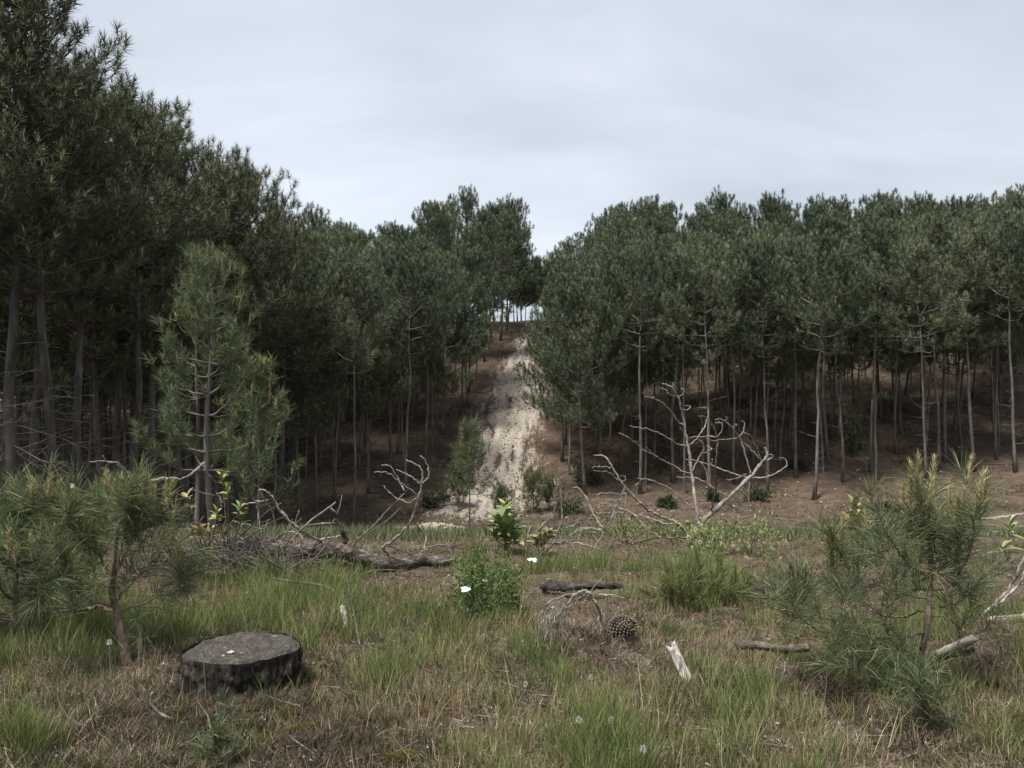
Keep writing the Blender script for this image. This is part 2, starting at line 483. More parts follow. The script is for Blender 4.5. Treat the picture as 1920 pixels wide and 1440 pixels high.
def sand_sheet(name, label, u, v, rx, ry, seed, mat='sand_plain', top=0.07):
    c = ground_at(u, v)
    n = 70
    a, b = np.meshgrid(np.linspace(-1.4, 1.4, n), np.linspace(-1.4, 1.4, n))
    X, Y = c[0] + a * rx, c[1] + b * ry
    m = 1 - np.sqrt(a * a + b * b) + (fbm(X * 1.1, Y * 1.1, seed, 4) - 0.5) * 1.6
    Z = height(X, Y) + np.clip(m * 0.25, -0.4, top)
    V = np.stack([X, Y, Z], -1).reshape(-1, 3)
    ii = np.arange(n - 1)[:, None] * n + np.arange(n - 1)[None]
    Q = np.stack([ii, ii + 1, ii + n + 1, ii + n], -1).reshape(-1, 4)
    me = mesh_np(name, V, [Q], [MT[mat]], smooth=True)
    at_ = me.attributes.new('bareness', 'FLOAT', 'POINT'); at_.data.foreach_set('value', np.clip(m * 1.5, 0, 1.2).reshape(-1).astype(np.float32))
    tag(part(name, me), label, 'sand', None, 'structure')
sand_sheet('sand', 'bare cream sand patch in the clearing left of the track foot', 805, 990, 1.5, 1.3, 61)
sand_sheet('sand', 'pale sand ground spilled at the foot of the track', 925, 958, 2.9, 2.4, 63, 'sand')
sand_sheet('sand', 'thin strip of pale sand crossing the clearing at the right', 1860, 973, 4.0, 0.22, 65, 'sand', 0.015)

# ------------------------------------------------------------------ pines of the wood
class Tree: pass
def pine_variant(seed, H, cb, R, needles_n, nl, nw, step, detail, mats, r0=0.14, tuft_shoot=0.28, dead_n=12, dead_len=0.9, fill=1.0):
    """a maritime pine: bare stem with dead stubs, whorled limbs turning up, tufted crown. Origin at its foot."""
    r = np.random.default_rng(seed)
    T = Tree()
    nb = 9
    zt = np.linspace(0, H, nb)
    off = np.cumsum(r.normal(0, 0.055, (nb, 2)), 0); off -= off[0]
    stem = np.column_stack([off, zt])
    stem = spline(stem, 22 if detail else 12)
    def at(z): return np.array([np.interp(z, stem[:, 2], stem[:, 0]), np.interp(z, stem[:, 2], stem[:, 1]), z])
    def rad(z): return r0 * (1 - 0.82 * z / H) + 0.05 * np.exp(-z / 0.25)
    sd = 9 if detail else 6
    trunk = MB(); trunk.add(*tube(stem - np.array([0, 0, 0.25]) * (stem[:, 2:3] < 0.01), [rad(z) for z in stem[:, 2]], sd, True, 0.08, r))
    T.trunk = trunk.mesh('trunk', [mats[2]], smooth=True)
    limbs = MB(); C = []; A = []
    z = cb
    while z < H * 0.965:
        t = (z - cb) / (H - cb)
        prof = (1 - t ** 1.9) ** 0.75 * min(1, 0.62 + 2.2 * t)
        k = r.integers(4, 7) if detail else r.integers(3, 6)
        az0 = r.random() * 6.28
        for j in range(k):
            az = az0 + j * 6.283 / k + r.normal(0, 0.3)
            Lb = R * prof * (0.66 + 0.55 * r.random())
            if Lb < 0.15: continue
            el = math.radians(4 + 46 * t + r.normal(0, 10))
            h = np.array([math.cos(az), math.sin(az), 0])
            s = np.linspace(0, 1, 6)[:, None]
            p = at(z) + h * (Lb * math.cos(el) * s) + np.array([0, 0, 1.0]) * (Lb * math.sin(el) * s + 0.28 * Lb * s ** 2.2)
            p[1:] += r.normal(0, 0.03 * Lb, (5, 3))
            limbs.add(*tube(p, np.linspace(0.030 * (0.5 + Lb / R), 0.008, 6), 4 if detail else 3, False))
            tang = nrm(np.gradient(p, axis=0))
            nt = max(2, int(fill * Lb / step))
            for q in np.linspace(0.36 if detail else 0.4, 1.0, nt):
                i = min(int(q * 5), 4); f = q * 5 - i
                pos = p[i] * (1 - f) + p[i + 1] * f
                C.append(pos); A.append(tang[i] * 0.8 + np.array([0, 0, 0.75]) + r.normal(0, 0.3, 3))
                for sgn in (-1, 1) if detail else (-1, 1, 0):
                    if r.random() < 0.85:
                        lat = np.cross(tang[i], [0, 0, 1.0]) * sgn
                        ln = Lb * (0.10 + 0.24 * r.random()) * (1.25 - q * 0.6) if detail else r.uniform(0.2, 0.48)
                        dirn = nrm(lat + tang[i] * (0.7 if detail else 0.25) + np.array([0, 0, 0.35 if sgn else 0.9]))
                        e = pos + dirn * ln
                        if detail: limbs.add(*tube(np.array([pos, e]), [0.010, 0.005], 3, False))
                        C.append(e); A.append(dirn * 0.5 + np.array([0, 0, 0.9]) + r.normal(0, 0.2, 3))
        z += (0.36 + 0.14 * r.random()) * (1.0 if t < 0.6 else 0.8) * (1.0 if detail else 1.25)
    top = at(H * 0.985)
    for j in range(5):
        C.append(top - np.array([0, 0, 0.25 * j])); A.append(np.array([0, 0, 1.0]) + r.normal(0, 0.25, 3))
    C = np.array(C); A = nrm(np.array(A))
    T.limbs = limbs.mesh('limb', [mats[2]], smooth=True)
    crown = MB()
    crown.add(*needles(C, A, needles_n, tuft_shoot, nl, nw, 25, 85, r), 0)
    up = A[:, 2] > 0.55
    pick = up & (r.random(len(C)) < 0.75)
    crown.add(*needles(C[pick] + A[pick] * tuft_shoot * 0.8, A[pick] * 0.5 + np.array([0, 0, 0.6]), max(5, needles_n // 5), 0.12, nl * 0.75, nw, 5, 36, r), 1)
    T.crown = crown.mesh('crown', [mats[0], mats[1]])
    # dead branches on the bare stem
    T.dead = []
    alld = MB(); alld.add(*tube(stem - np.array([0, 0, 0.25]) * (stem[:, 2:3] < 0.01), [rad(z) for z in stem[:, 2]], sd, True, 0.08, r), 0)
    for j in range(dead_n):
        zz_ = cb * (0.18 + 0.85 * (j + r.random()) / dead_n)
        az = r.random() * 6.28
        ln = dead_len * (0.25 + 0.95 * r.random()) * (0.4 + 0.8 * zz_ / cb)
        h = np.array([math.cos(az), math.sin(az), 0])
        s = np.linspace(0, 1, 6)[:, None]
        p = at(zz_) + h * ln * s + np.array([0, 0, 1.0]) * ln * (r.normal(0.05, 0.22) * s + r.normal(0.05, 0.15) * s ** 2) + r.normal(0, 0.02 * ln, (6, 3)) * s
        tb = tube(p, np.linspace(0.012, 0.004, 6), 4, False)
        one = MB().add(*tb); 
        if ln > 0.7:
            q = p[3]; e = q + (p[5] - p[3]) * 0.8 + np.cross(h, [0, 0, 1.0]) * ln * 0.3 * r.choice([-1, 1])
            tb2 = tube(np.array([q, (q + e) / 2 + [0, 0, 0.03], e]), [0.006, 0.005, 0.003], 3, False)
            one.add(*tb2); alld.add(*tb2, 1)
        alld.add(*tb, 1)
        T.dead.append(one.mesh('dead_branch', [mats[3]], smooth=True))
    T.trunk_full = alld.mesh('trunk', [mats[2], mats[3]], smooth=True)
    return T

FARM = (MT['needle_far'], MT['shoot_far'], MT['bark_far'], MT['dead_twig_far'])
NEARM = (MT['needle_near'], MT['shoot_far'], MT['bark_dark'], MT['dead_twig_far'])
far_high = [pine_variant(100 + i, 10.8, 6.0 + 0.3 * (i % 3), 2.15 + 0.12 * (i % 4), 62, 0.23, 0.018, 0.46, False, FARM, r0=0.064 + 0.010 * (i % 4), dead_n=20) for i in range(6)]
far_mid = [pine_variant(120 + i, 10.2, 3.4 + 0.3 * (i % 2), 2.3 + 0.15 * (i % 3), 62, 0.23, 0.018, 0.46, False, FARM, r0=0.064 + 0.011 * (i % 3)) for i in range(5)]
far_low = [pine_variant(140 + i, 9.2, 2.2, 2.3, 62, 0.23, 0.018, 0.46, False, FARM, r0=0.09, dead_n=6) for i in range(2)]
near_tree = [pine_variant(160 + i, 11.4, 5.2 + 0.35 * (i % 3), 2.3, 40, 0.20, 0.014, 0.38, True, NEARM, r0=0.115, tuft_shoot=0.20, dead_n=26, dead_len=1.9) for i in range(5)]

TREES = []
ZONES = {}
def plant(T, x, y, label, group, s=1.0, rot=None, lean=(0, 0), dead=0, name='pine_tree'):
    z = gz(x, y) - 0.05
    o = thing(name, label, 'pine tree', (x, y, z), group)
    o.rotation_euler = (lean[0], lean[1], rng.random() * 6.28 if rot is None else rot)
    o.scale = (s, s, s)
    part('trunk', T.trunk if dead else T.trunk_full, o)
    part('limb', T.limbs, o); part('crown', T.crown, o)
    for me in T.dead[:dead]: part('dead_branch', me, o)
    TREES.append((x, y))
    return o

# pines whose bare stems one can pick out along the edge of the wood
ORD = ['first', 'second', 'third', 'fourth', 'fifth', 'sixth', 'seventh', 'eighth', 'ninth', 'tenth', 'eleventh', 'twelfth', 'thirteenth', 'fourteenth', 'fifteenth', 'sixteenth', 'seventeenth', 'eighteenth']
right_row = [(1124, 905, 0), (1165, 885, 0), (1200, 926, 1), (1262, 905, 0), (1318, 900, 0), (1378, 908, 1), (1412, 880, 0), (1492, 897, 1), (1526, 938, 1), (1552, 862, 0), (1632, 886, 1), (1680, 850, 0), (1738, 858, 0), (1762, 882, 1), (1772, 868, 0), (1826, 884, 0), (1868, 862, 0), (1905, 886, 1)]
for k, (u, v, hi) in enumerate(right_row):
    g = ground_at(u, v)
    lbl = '%s bare pine stem right of the sandy track, at the wood edge' % ORD[k]
    if u == 1526: lbl = 'slim leaning pine standing farthest out on the brown litter right of the track'
    T = far_high[k % 6] if k > 1 else far_mid[k % 2]
    plant(T, g[0], g[1], lbl, 'front row of pines right of the sandy track', 0.98 + 0.1 * rng.random(), None, (rng.normal(0, 0.012), 0.045 if u == 1526 else rng.normal(0, 0.015)), 9)
left_row = [(560, 968), (592, 960), (626, 946), (662, 984), (692, 926), (732, 885), (762, 932), (800, 880)]
for k, (u, v) in enumerate(left_row):
    g = ground_at(u, v)
    plant((far_mid + far_high)[(k * 3) % 11], g[0], g[1], '%s pine from the left in the row that ends at the sandy track' % ORD[k], 'front row of pines left of the sandy track', 0.95 + 0.1 * rng.random(), None, (rng.normal(0, 0.012), rng.normal(0, 0.02)), 9)
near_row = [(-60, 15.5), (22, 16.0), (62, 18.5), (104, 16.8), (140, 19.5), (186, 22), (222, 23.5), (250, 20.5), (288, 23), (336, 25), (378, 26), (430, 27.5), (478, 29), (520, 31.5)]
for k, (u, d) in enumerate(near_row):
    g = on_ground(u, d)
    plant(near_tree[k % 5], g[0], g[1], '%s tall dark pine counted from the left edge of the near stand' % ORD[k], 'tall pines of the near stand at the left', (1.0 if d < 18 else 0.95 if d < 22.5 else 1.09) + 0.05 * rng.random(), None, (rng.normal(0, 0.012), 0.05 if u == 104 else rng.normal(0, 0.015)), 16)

def far_from(x, y, dmin):
    return all((x - a) ** 2 + (y - b) ** 2 > dmin * dmin for a, b in TREES)
def fill(n, sample, dmin, fn):
    c = 0
    for _ in range(n * 60):
        if c >= n: break
        x, y = sample()
        if far_from(x, y, dmin): fn(x, y); c += 1
    return c
# inside of the near stand
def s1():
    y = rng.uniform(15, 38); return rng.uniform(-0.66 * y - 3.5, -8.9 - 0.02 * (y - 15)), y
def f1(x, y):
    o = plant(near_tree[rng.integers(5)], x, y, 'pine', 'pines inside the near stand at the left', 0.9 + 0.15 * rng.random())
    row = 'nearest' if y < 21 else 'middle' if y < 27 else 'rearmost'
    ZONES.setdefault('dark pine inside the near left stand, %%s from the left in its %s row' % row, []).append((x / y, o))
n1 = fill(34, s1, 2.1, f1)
# slope left and right of the track
def clear_of_track(x, y):
    dx = x - track_x(y)
    if y < 63: return dx < -np.interp(y, [34, 46, 69], [4.8, 3.0, 1.4]) or dx > np.interp(y, [34, 42, 55, 69], [4.4, 3.0, 2.8, 2.8])
    if x < 0: return dx < -1.2
    return x > 4.6
def s2():
    while True:
        y = rng.uniform(36.5, 80); x = rng.uniform(-0.655 * y - 1, 0.655 * y + 1)
        if y > foot_y(x) + 2.0 and clear_of_track(x, y) and y < crest_y(x) + 5.5 and not (x < -9 and y < 38): return x, y
def s3(a, b):
    while True:
        x, y = s2()
        if a <= (y - foot_y(x)) / (crest_y(x) - foot_y(x)) < b: return x, y
def f2(x, y):
    dx = x - track_x(y)
    side = 'left' if dx < 0 else 'right'
    up = (y - foot_y(x)) / (crest_y(x) - foot_y(x))
    if up < 0.16: T = far_high[rng.integers(6)]
    else: T = far_mid[rng.integers(5)] if rng.random() < 0.8 else far_high[rng.integers(6)]
    if abs(dx) < 5.5 and y < 66: T = far_mid[rng.integers(5)] if rng.random() < 0.6 else far_low[rng.integers(2)]
    if 0 < dx < 6.5 and y > 47: T = far_low[rng.integers(2)]
    near = abs(dx) < 9
    sc = (0.95 + 0.12 * rng.random()) * (0.97 if x > 0 else 1.0)
    if x < -9 and up > 0.6: sc *= 0.86
    if 0 < dx < 6.5 and y > 47: sc *= 0.74 if y < 63 else 0.86
    if up > 0.86: where = 'on the crest'
    elif up < 0.28: where = 'low on the slope'
    elif up < 0.58: where = 'halfway up the slope'
    else: where = 'high on the slope'
    o = plant(T, x, y, 'pine', 'pines %s, %s of the track' % (where, side), sc, None, (rng.normal(0, 0.03), rng.normal(0, 0.03)))
    ZONES.setdefault('pine %s, %%s out from the sandy track on the %s' % (where, side), []).append((abs(x / y - 0.012), o))
# small pines closing the gap at the top of the track
for x, y, sc in [(-0.9, 72.6, 0.74), (0.2, 73.8, 0.66), (1.3, 75.2, 0.58), (2.3, 74.0, 0.55), (3.3, 75.5, 0.52), (4.3, 73.2, 0.62), (-2.0, 74.5, 0.95), (-0.4, 76.0, 0.8), (5.2, 75.0, 0.75), (0.8, 77.5, 0.72), (2.6, 78.0, 0.7), (3.9, 77.2, 0.66), (1.8, 72.3, 0.42), (0.9, 76.2, 0.6), (-0.5, 70.6, 0.97), (0.5, 72.4, 0.80), (3.6, 74.2, 0.62), (-1.6, 71.5, 0.98)]:
    o = plant(far_mid[int(abs(x) * 7) % 5], x, y, 'pine', 'small pines at the top of the track', sc)
    ZONES.setdefault('small pine where the track meets the sky, %s from the left', []).append((x / y, o))
n2 = fill(118, lambda: s3(0.0, 0.42), 2.1, f2) + fill(125, lambda: s3(0.42, 1.3), 2.8, f2)
print('pines', len(TREES), n1, n2)
ONES = ORD[:10] + ['eleventh', 'twelfth', 'thirteenth', 'fourteenth', 'fifteenth', 'sixteenth', 'seventeenth', 'eighteenth', 'nineteenth']
def ordinal(k):
    if k < 19: return ONES[k]
    t, u = divmod(k + 1, 10)
    tens = {2: 'twent', 3: 'thirt', 4: 'fort', 5: 'fift', 6: 'sixt'}[t]
    return tens + 'ieth' if u == 0 else tens + 'y-' + ONES[u - 1]
for pat, lst in ZONES.items():
    for k, (_, o) in enumerate(sorted(lst, key=lambda q: q[0])): o['label'] = pat % ordinal(k)

# the thinner stems that fill the wood between the pines one can tell apart
r = np.random.default_rng(88)
stems, tops = MB(), MB(); pts = list(TREES); C = []; A = []; cnt = 0
def spot():
    if r.random() < 0.8:
        y = r.uniform(37.5, 66); x = r.uniform(-0.66, 0.66) * y
        up = (y - foot_y(x)) / (crest_y(x) - foot_y(x))
        return (x, y) if clear_of_track(x, y) and 0.05 < up < 0.85 and not (x < -9 and y < 38) else None
    y = r.uniform(19, 38); return (r.uniform(-0.66 * y, -9.4), y)
while cnt < 260:
    q = spot()
    if q is None or not all((q[0] - a) ** 2 + (q[1] - b) ** 2 > 1.35 ** 2 for a, b in pts): continue
    pts.append(q); cnt += 1
    H = r.uniform(7.0, 9.6); z0 = gz(*q) - 0.1
    lx, ly = r.normal(0, 0.25, 2)
    t = np.linspace(0, 1, 7)
    p = np.column_stack([q[0] + lx * t + r.normal(0, 0.03, 7), q[1] + ly * t + r.normal(0, 0.03, 7), z0 + H * t])
    stems.add(*tube(p, np.linspace(r.uniform(0.045, 0.07), 0.015, 7), 5, False))
    k = 70
    a = r.random(k) * 6.283; f = r.random(k); rr = 1.5 * np.sqrt(r.random(k)) * np.sqrt(np.clip(1 - (f - 0.3) ** 2, 0.05, 1)) * (1.1 - f * 0.7)
    C.append(np.column_stack([q[0] + lx + np.cos(a) * rr, q[1] + ly + np.sin(a) * rr, z0 + H * (0.52 + 0.48 * f)]))
    A.append(np.column_stack([np.cos(a) * 0.5, np.sin(a) * 0.5, np.full(k, 0.8)]) + r.normal(0, 0.25, (k, 3)))
wood = tag(part('woodland_stems', stems.mesh('woodland_stems', [MT['bark_far']], (0, 0, 0), True)), 'many thin suppressed pine stems filling the wood behind the larger pines', 'pine stems', None, 'stuff')
part('foliage', MB().add(*needles(np.concatenate(C), np.concatenate(A), 20, 0.25, 0.25, 0.026, 20, 85, r)).mesh('foliage', [MT['needle_far']]), wood)

# ------------------------------------------------------------------ traced dead branches
class Trace:
    """Polylines followed on the photograph, each given its own depth: a branch starts at the depth of the limb it leaves and wanders on from there."""
    def __init__(s, d0, conv, seed, spread=0.35):
        s.d0, s.conv, s.r, s.spread, s.done = d0, conv, np.random.default_rng(seed), spread, []
    def line(s, zpts, d=None, slope=None):
        uv = np.array([s.conv(*q) for q in zpts], float)
        rev = False
        if d is None and s.done:
            best = None
            for (UV, D) in s.done:
                for end in (0, -1):
                    q = np.hypot(*(UV - uv[end]).T); i = int(np.argmin(q))
                    if best is None or q[i] < best[0]: best = (q[i], D[i], end)
            d, rev = best[1], best[2] == -1
        elif d is None: d = s.d0
        if rev: uv = uv[::-1]
        L = np.concatenate([[0], np.cumsum(np.hypot(*np.diff(uv, axis=0).T))]) / F * d
        k = (s.r.uniform(-1, 1) if slope is None else slope) * s.spread * 2
        dep = d + k * L + 0.12 * np.sin(L * 3 + s.r.random() * 6) * np.minimum(L * 2, 1)
        m = max(6, 5 * len(uv))
        UVs = spline(np.column_stack([uv, dep]), m)
        s.done.append((UVs[:, :2], UVs[:, 2]))
        pts = np.column_stack([(UVs[:, 0] - 960) / F * UVs[:, 2], UVs[:, 2], CAMZ + (HOR - UVs[:, 1]) / F * UVs[:, 2]])
        return pts[::-1] if False else pts

def twig_tube(p, r0, r1, sides=6, r=rng):
    n = len(p); t = np.linspace(0, 1, n)
    rad = (0.88 if r0 > 0.02 else 0.70) * (r0 * (1 - t) + r1 * t)
    rad = rad * (1 + 0.10 * np.sin(t * 23 + r.random() * 6) + 0.10 * r.normal(size=n))
    p = p + r.normal(0, 0.0045, p.shape) * np.minimum(np.arange(n), 1)[:, None]     # kinks
    rad = rad * (1 + 0.22 * (r.random(n) < 0.12))                                 # knots
    return tube(p, np.abs(rad) + 0.001, sides, True, 0.16, r)

def zoom(u0, v0, k): return lambda X, Y: (u0 + X / k, v0 + Y / k)

def dead_thing(name, label, cat, d0, conv, lines, seed, group=None, spread=0.35, base=None, mat='dead'):
    """lines: (points, r0, r1[, material, part name])"""
    tr = Trace(d0, conv, seed, spread)
    first = tr.line(lines[0][0], d0, 0.15)
    b = first[0].copy(); b[2] = gz(b[0], b[1])
    if base is not None: b = base
    o = thing(name, label, cat, b, group)
    for i, ln in enumerate(lines):
        p = first if i == 0 else tr.line(ln[0])
        m = MT[ln[3] if len(ln) > 3 and ln[3] else mat]
        me = MB().add(*twig_tube(p, ln[1], ln[2], 8 if ln[1] > 0.018 else 6, tr.r)).mesh('branch', [m], b, True)
        part(ln[4] if len(ln) > 4 else 'branch', me, o)
    return o, tr

ZA = zoom(1060, 700, 4.364)
dead_thing('dead_pine_top', 'bleached dead pine limb leaning up to the right with curled branch tips', 'dead branch', 9.3, ZA, [
    ([(1010, 1400), (1090, 1245), (1150, 1190), (1330, 1020), (1500, 860), (1600, 735), (1650, 670), (1635, 600)], 0.036, 0.010, None, 'limb'),
    ([(1610, 725), (1690, 690), (1695, 670), (1660, 660)], 0.010, 0.005), ([(1600, 720), (1570, 620), (1520, 520), (1460, 485)], 0.011, 0.005),
    ([(1590, 700), (1500, 600), (1430, 540)], 0.010, 0.005),
    ([(1520, 830), (1490, 720), (1440, 560), (1415, 520), (1350, 430), (1270, 375), (1230, 380)], 0.013, 0.006),
    ([(1415, 525), (1455, 480), (1465, 410), (1440, 390)], 0.009, 0.005), ([(1415, 530), (1320, 540), (1185, 552)], 0.009, 0.005),
    ([(1375, 440), (1402, 432), (1400, 415), (1380, 420)], 0.008, 0.005), ([(1305, 390), (1325, 370), (1318, 355)], 0.008, 0.005),
    ([(1510, 855), (1400, 830), (1250, 775), (1100, 725), (980, 700)], 0.013, 0.006), ([(1100, 728), (1150, 790), (1165, 890)], 0.008, 0.004),
    ([(1180, 748), (1205, 725), (1200, 700)], 0.007, 0.005), ([(1520, 855), (1620, 855), (1740, 805), (1810, 750), (1795, 700), (1755, 690)], 0.013, 0.005),
    ([(1600, 745), (1650, 790), (1710, 850), (1700, 905)], 0.009, 0.004, 'dead_dark'), ([(1505, 870), (1490, 1080), (1440, 1130), (1390, 1140)], 0.011, 0.005, 'dead_dark'),
    ([(1335, 1010), (1220, 945), (1150, 890), (1040, 855), (905, 850)], 0.010, 0.005), ([(1480, 825), (1400, 860), (1310, 875)], 0.009, 0.005),
    ([(1190, 1150), (1215, 1050), (1230, 900), (1225, 760), (1240, 620), (1240, 520), (1210, 430), (1160, 365), (1085, 348)], 0.012, 0.006, 'dead_dark'),
    ([(1240, 520), (1275, 480), (1285, 410), (1225, 405)], 0.009, 0.005), ([(1238, 520), (1110, 515), (1015, 525)], 0.009, 0.005),
    ([(1160, 1145), (1250, 1175), (1330, 1210)], 0.012, 0.007)], 301)
dead_thing('dead_pine_top', 'thin upright dead stem with whorled curled branches left of the leaning bleached limb', 'dead branch', 9.9, ZA, [
    ([(1100, 1330), (1090, 1180), (1070, 1090), (1045, 900), (1020, 700), (1000, 560), (975, 430), (950, 290), (920, 190), (870, 115), (795, 88)], 0.026, 0.009, None, 'limb'),
    ([(870, 115), (882, 95), (880, 75)], 0.008, 0.005), ([(910, 190), (850, 170), (820, 135), (775, 125)], 0.009, 0.005), ([(925, 195), (965, 170), (965, 135), (948, 128)], 0.009, 0.005),
    ([(955, 295), (1000, 300), (1020, 268), (975, 265)], 0.009, 0.005), ([(970, 425), (915, 385), (850, 290), (770, 230), (710, 200), (655, 195)], 0.012, 0.006),
    ([(1000, 595), (930, 580), (800, 505), (690, 460), (600, 445), (525, 430)], 0.012, 0.006), ([(1035, 820), (960, 800), (880, 750), (790, 710), (640, 620), (540, 545), (440, 485)], 0.013, 0.006),
    ([(790, 710), (720, 660), (660, 600)], 0.009, 0.004), ([(1005, 595), (1080, 530), (1140, 430), (1170, 330), (1150, 280), (1090, 285)], 0.011, 0.006),
    ([(1040, 810), (1080, 710), (1130, 640), (1125, 570), (1090, 540)], 0.012, 0.006), ([(1130, 655), (1195, 620), (1160, 595)], 0.009, 0.005), ([(940, 440), (958, 470)], 0.007, 0.005)], 302)
dead_thing('dead_pine_top', 'low fan of grey arching dead branches lying below the leaning bleached limb', 'dead branch', 9.0, ZA, [
    ([(1010, 1400), (990, 1300), (900, 1220), (800, 1180), (690, 1120), (600, 1050), (510, 960), (460, 890), (400, 800), (350, 710), (300, 670), (230, 668)], 0.021, 0.007, None, 'limb'),
    ([(460, 890), (490, 870), (480, 840), (450, 840)], 0.009, 0.005), ([(372, 770), (300, 762), (220, 768)], 0.009, 0.005), ([(440, 880), (350, 810), (235, 800)], 0.010, 0.005),
    ([(990, 1300), (900, 1230), (820, 1235), (700, 1190), (560, 1150), (420, 1090), (330, 1065), (260, 1080), (230, 1110)], 0.014, 0.006),
    ([(530, 1140), (400, 1140), (250, 1145)], 0.009, 0.005), ([(510, 1130), (380, 1095), (270, 1090)], 0.009, 0.005), ([(560, 1150), (640, 1240), (740, 1320), (780, 1345)], 0.010, 0.006),
    ([(1000, 1345), (860, 1345), (720, 1350), (620, 1390), (605, 1430)], 0.014, 0.006, 'dead_dark'), ([(865, 1350), (885, 1430)], 0.008, 0.005), ([(600, 1160), (690, 1120), (740, 1090), (740, 1040)], 0.008, 0.005),
    ([(1160, 1150), (1050, 1100), (950, 1030), (850, 940), (700, 875), (620, 865), (590, 860)], 0.011, 0.006), ([(620, 868), (570, 920)], 0.008, 0.004)], 303)
dead_thing('dead_branch', 'slender forked dead branch slanting up left of the bleached limbs', 'dead branch', 8.8, ZA, [
    ([(215, 1480), (330, 1280), (400, 1130), (470, 980), (485, 930)], 0.014, 0.006, None, 'limb'), ([(325, 1285), (390, 1220), (440, 1170)], 0.009, 0.004),
    ([(315, 1278), (240, 1170), (200, 1080), (130, 960), (70, 935), (5, 990)], 0.011, 0.005), ([(320, 1280), (160, 1270), (80, 1300), (0, 1350)], 0.011, 0.006),
    ([(470, 985), (500, 990), (490, 1080)], 0.008, 0.004), ([(440, 1040), (350, 1035), (215, 1040)], 0.008, 0.004), ([(465, 1000), (380, 980), (245, 990)], 0.008, 0.004)], 304)
ZB = zoom(640, 680, 3.0)
dead_thing('dead_branch', 'dark hooked dead branch rising in front of the track foot', 'dead branch', 8.4, ZB, [
    ([(1060, 1120), (1110, 1085), (1190, 1020), (1235, 900), (1240, 780), (1215, 650), (1175, 560), (1130, 490)], 0.017, 0.006, 'dead_dark', 'limb'),
    ([(1222, 665), (1250, 630), (1240, 595)], 0.009, 0.005), ([(1175, 562), (1150, 575), (1120, 585)], 0.008, 0.004), ([(1220, 680), (1215, 790), (1150, 900), (1000, 1030)], 0.010, 0.005),
    ([(1240, 860), (1225, 945), (1130, 920), (1075, 850)], 0.009, 0.004), ([(1225, 945), (1310, 910), (1340, 880)], 0.010, 0.005), ([(1205, 690), (1195, 655)], 0.008, 0.004)], 305)
dead_thing('fallen_branch', 'pale barkless branch lying along the grass edge right of the glossy sapling', 'branch', 9.2, ZB, [
    ([(990, 1008), (1200, 1015), (1340, 1020), (1450, 1050), (1590, 1115)], 0.018, 0.010, None, 'limb'), ([(1090, 910), (1060, 930), (1050, 1000)], 0.009, 0.005), ([(870, 1000), (940, 985), (1000, 1008)], 0.010, 0.006),
    ([(1240, 1012), (1350, 930), (1470, 940)], 0.010, 0.006), ([(1200, 1020), (1320, 1055), (1430, 1050)], 0.009, 0.005), ([(880, 1050), (1000, 1065), (1100, 1015)], 0.009, 0.005),
    ([(1480, 1062), (1540, 1000), (1520, 985)], 0.008, 0.004), ([(1400, 1035), (1400, 985), (1380, 970)], 0.007, 0.004)], 306)

# fallen log with upturned branches
ZC = zoom(340, 840, 3.692)
def bark_tube(p, rad, sides, amp, seed, fl=9.0):
    """a stem with bark ridges pushed out and cracks pushed in"""
    V, fs = tube(p, rad, sides, True)
    n = len(p)
    L = np.concatenate([[0], np.cumsum(np.linalg.norm(np.diff(p, axis=0), axis=1))])
    a = np.linspace(0, 1, sides, endpoint=False)
    AA, LL = np.meshgrid(a, L)
    nz = np.abs(vnoise(AA * sides / 2.2, LL * fl, seed) - 0.5) * 2 * 0.7 + fbm(AA * 8, LL * fl * 2, seed + 5, 3) * 0.6 - 0.65
    C = np.repeat(p, sides, 0)
    body = V[:n * sides]
    V[:n * sides] = body + nrm(body - C) * (nz.reshape(-1, 1) * amp)
    return V, fs
tr = Trace(8.0, ZC, 311, 0.30)
lp = tr.line([(300, 640), (480, 670), (600, 710), (750, 715), (950, 710), (1120, 715), (1200, 740), (1350, 790), (1500, 810), (1640, 850), (1760, 880), (1900, 872)], 8.1, -0.15)
lp = spline(lp, 130)
lp[:, 2] = np.maximum(lp[:, 2], height(lp[:, 0], lp[:, 1]) + 0.065)
b = lp[60].copy(); b[2] = gz(b[0], b[1])
log = thing('fallen_log', 'long fallen pine log with flaking bark and upturned dead branches', 'log', b)
rad = np.interp(np.linspace(0, 1, 130), [0, 0.12, 0.5, 0.75, 1], [0.062, 0.084, 0.080, 0.072, 0.045])
part('trunk', MB().add(*bark_tube(lp, rad, 26, 0.016, 5, 16)).mesh('trunk', [MT['bark_log']], b, True), log)
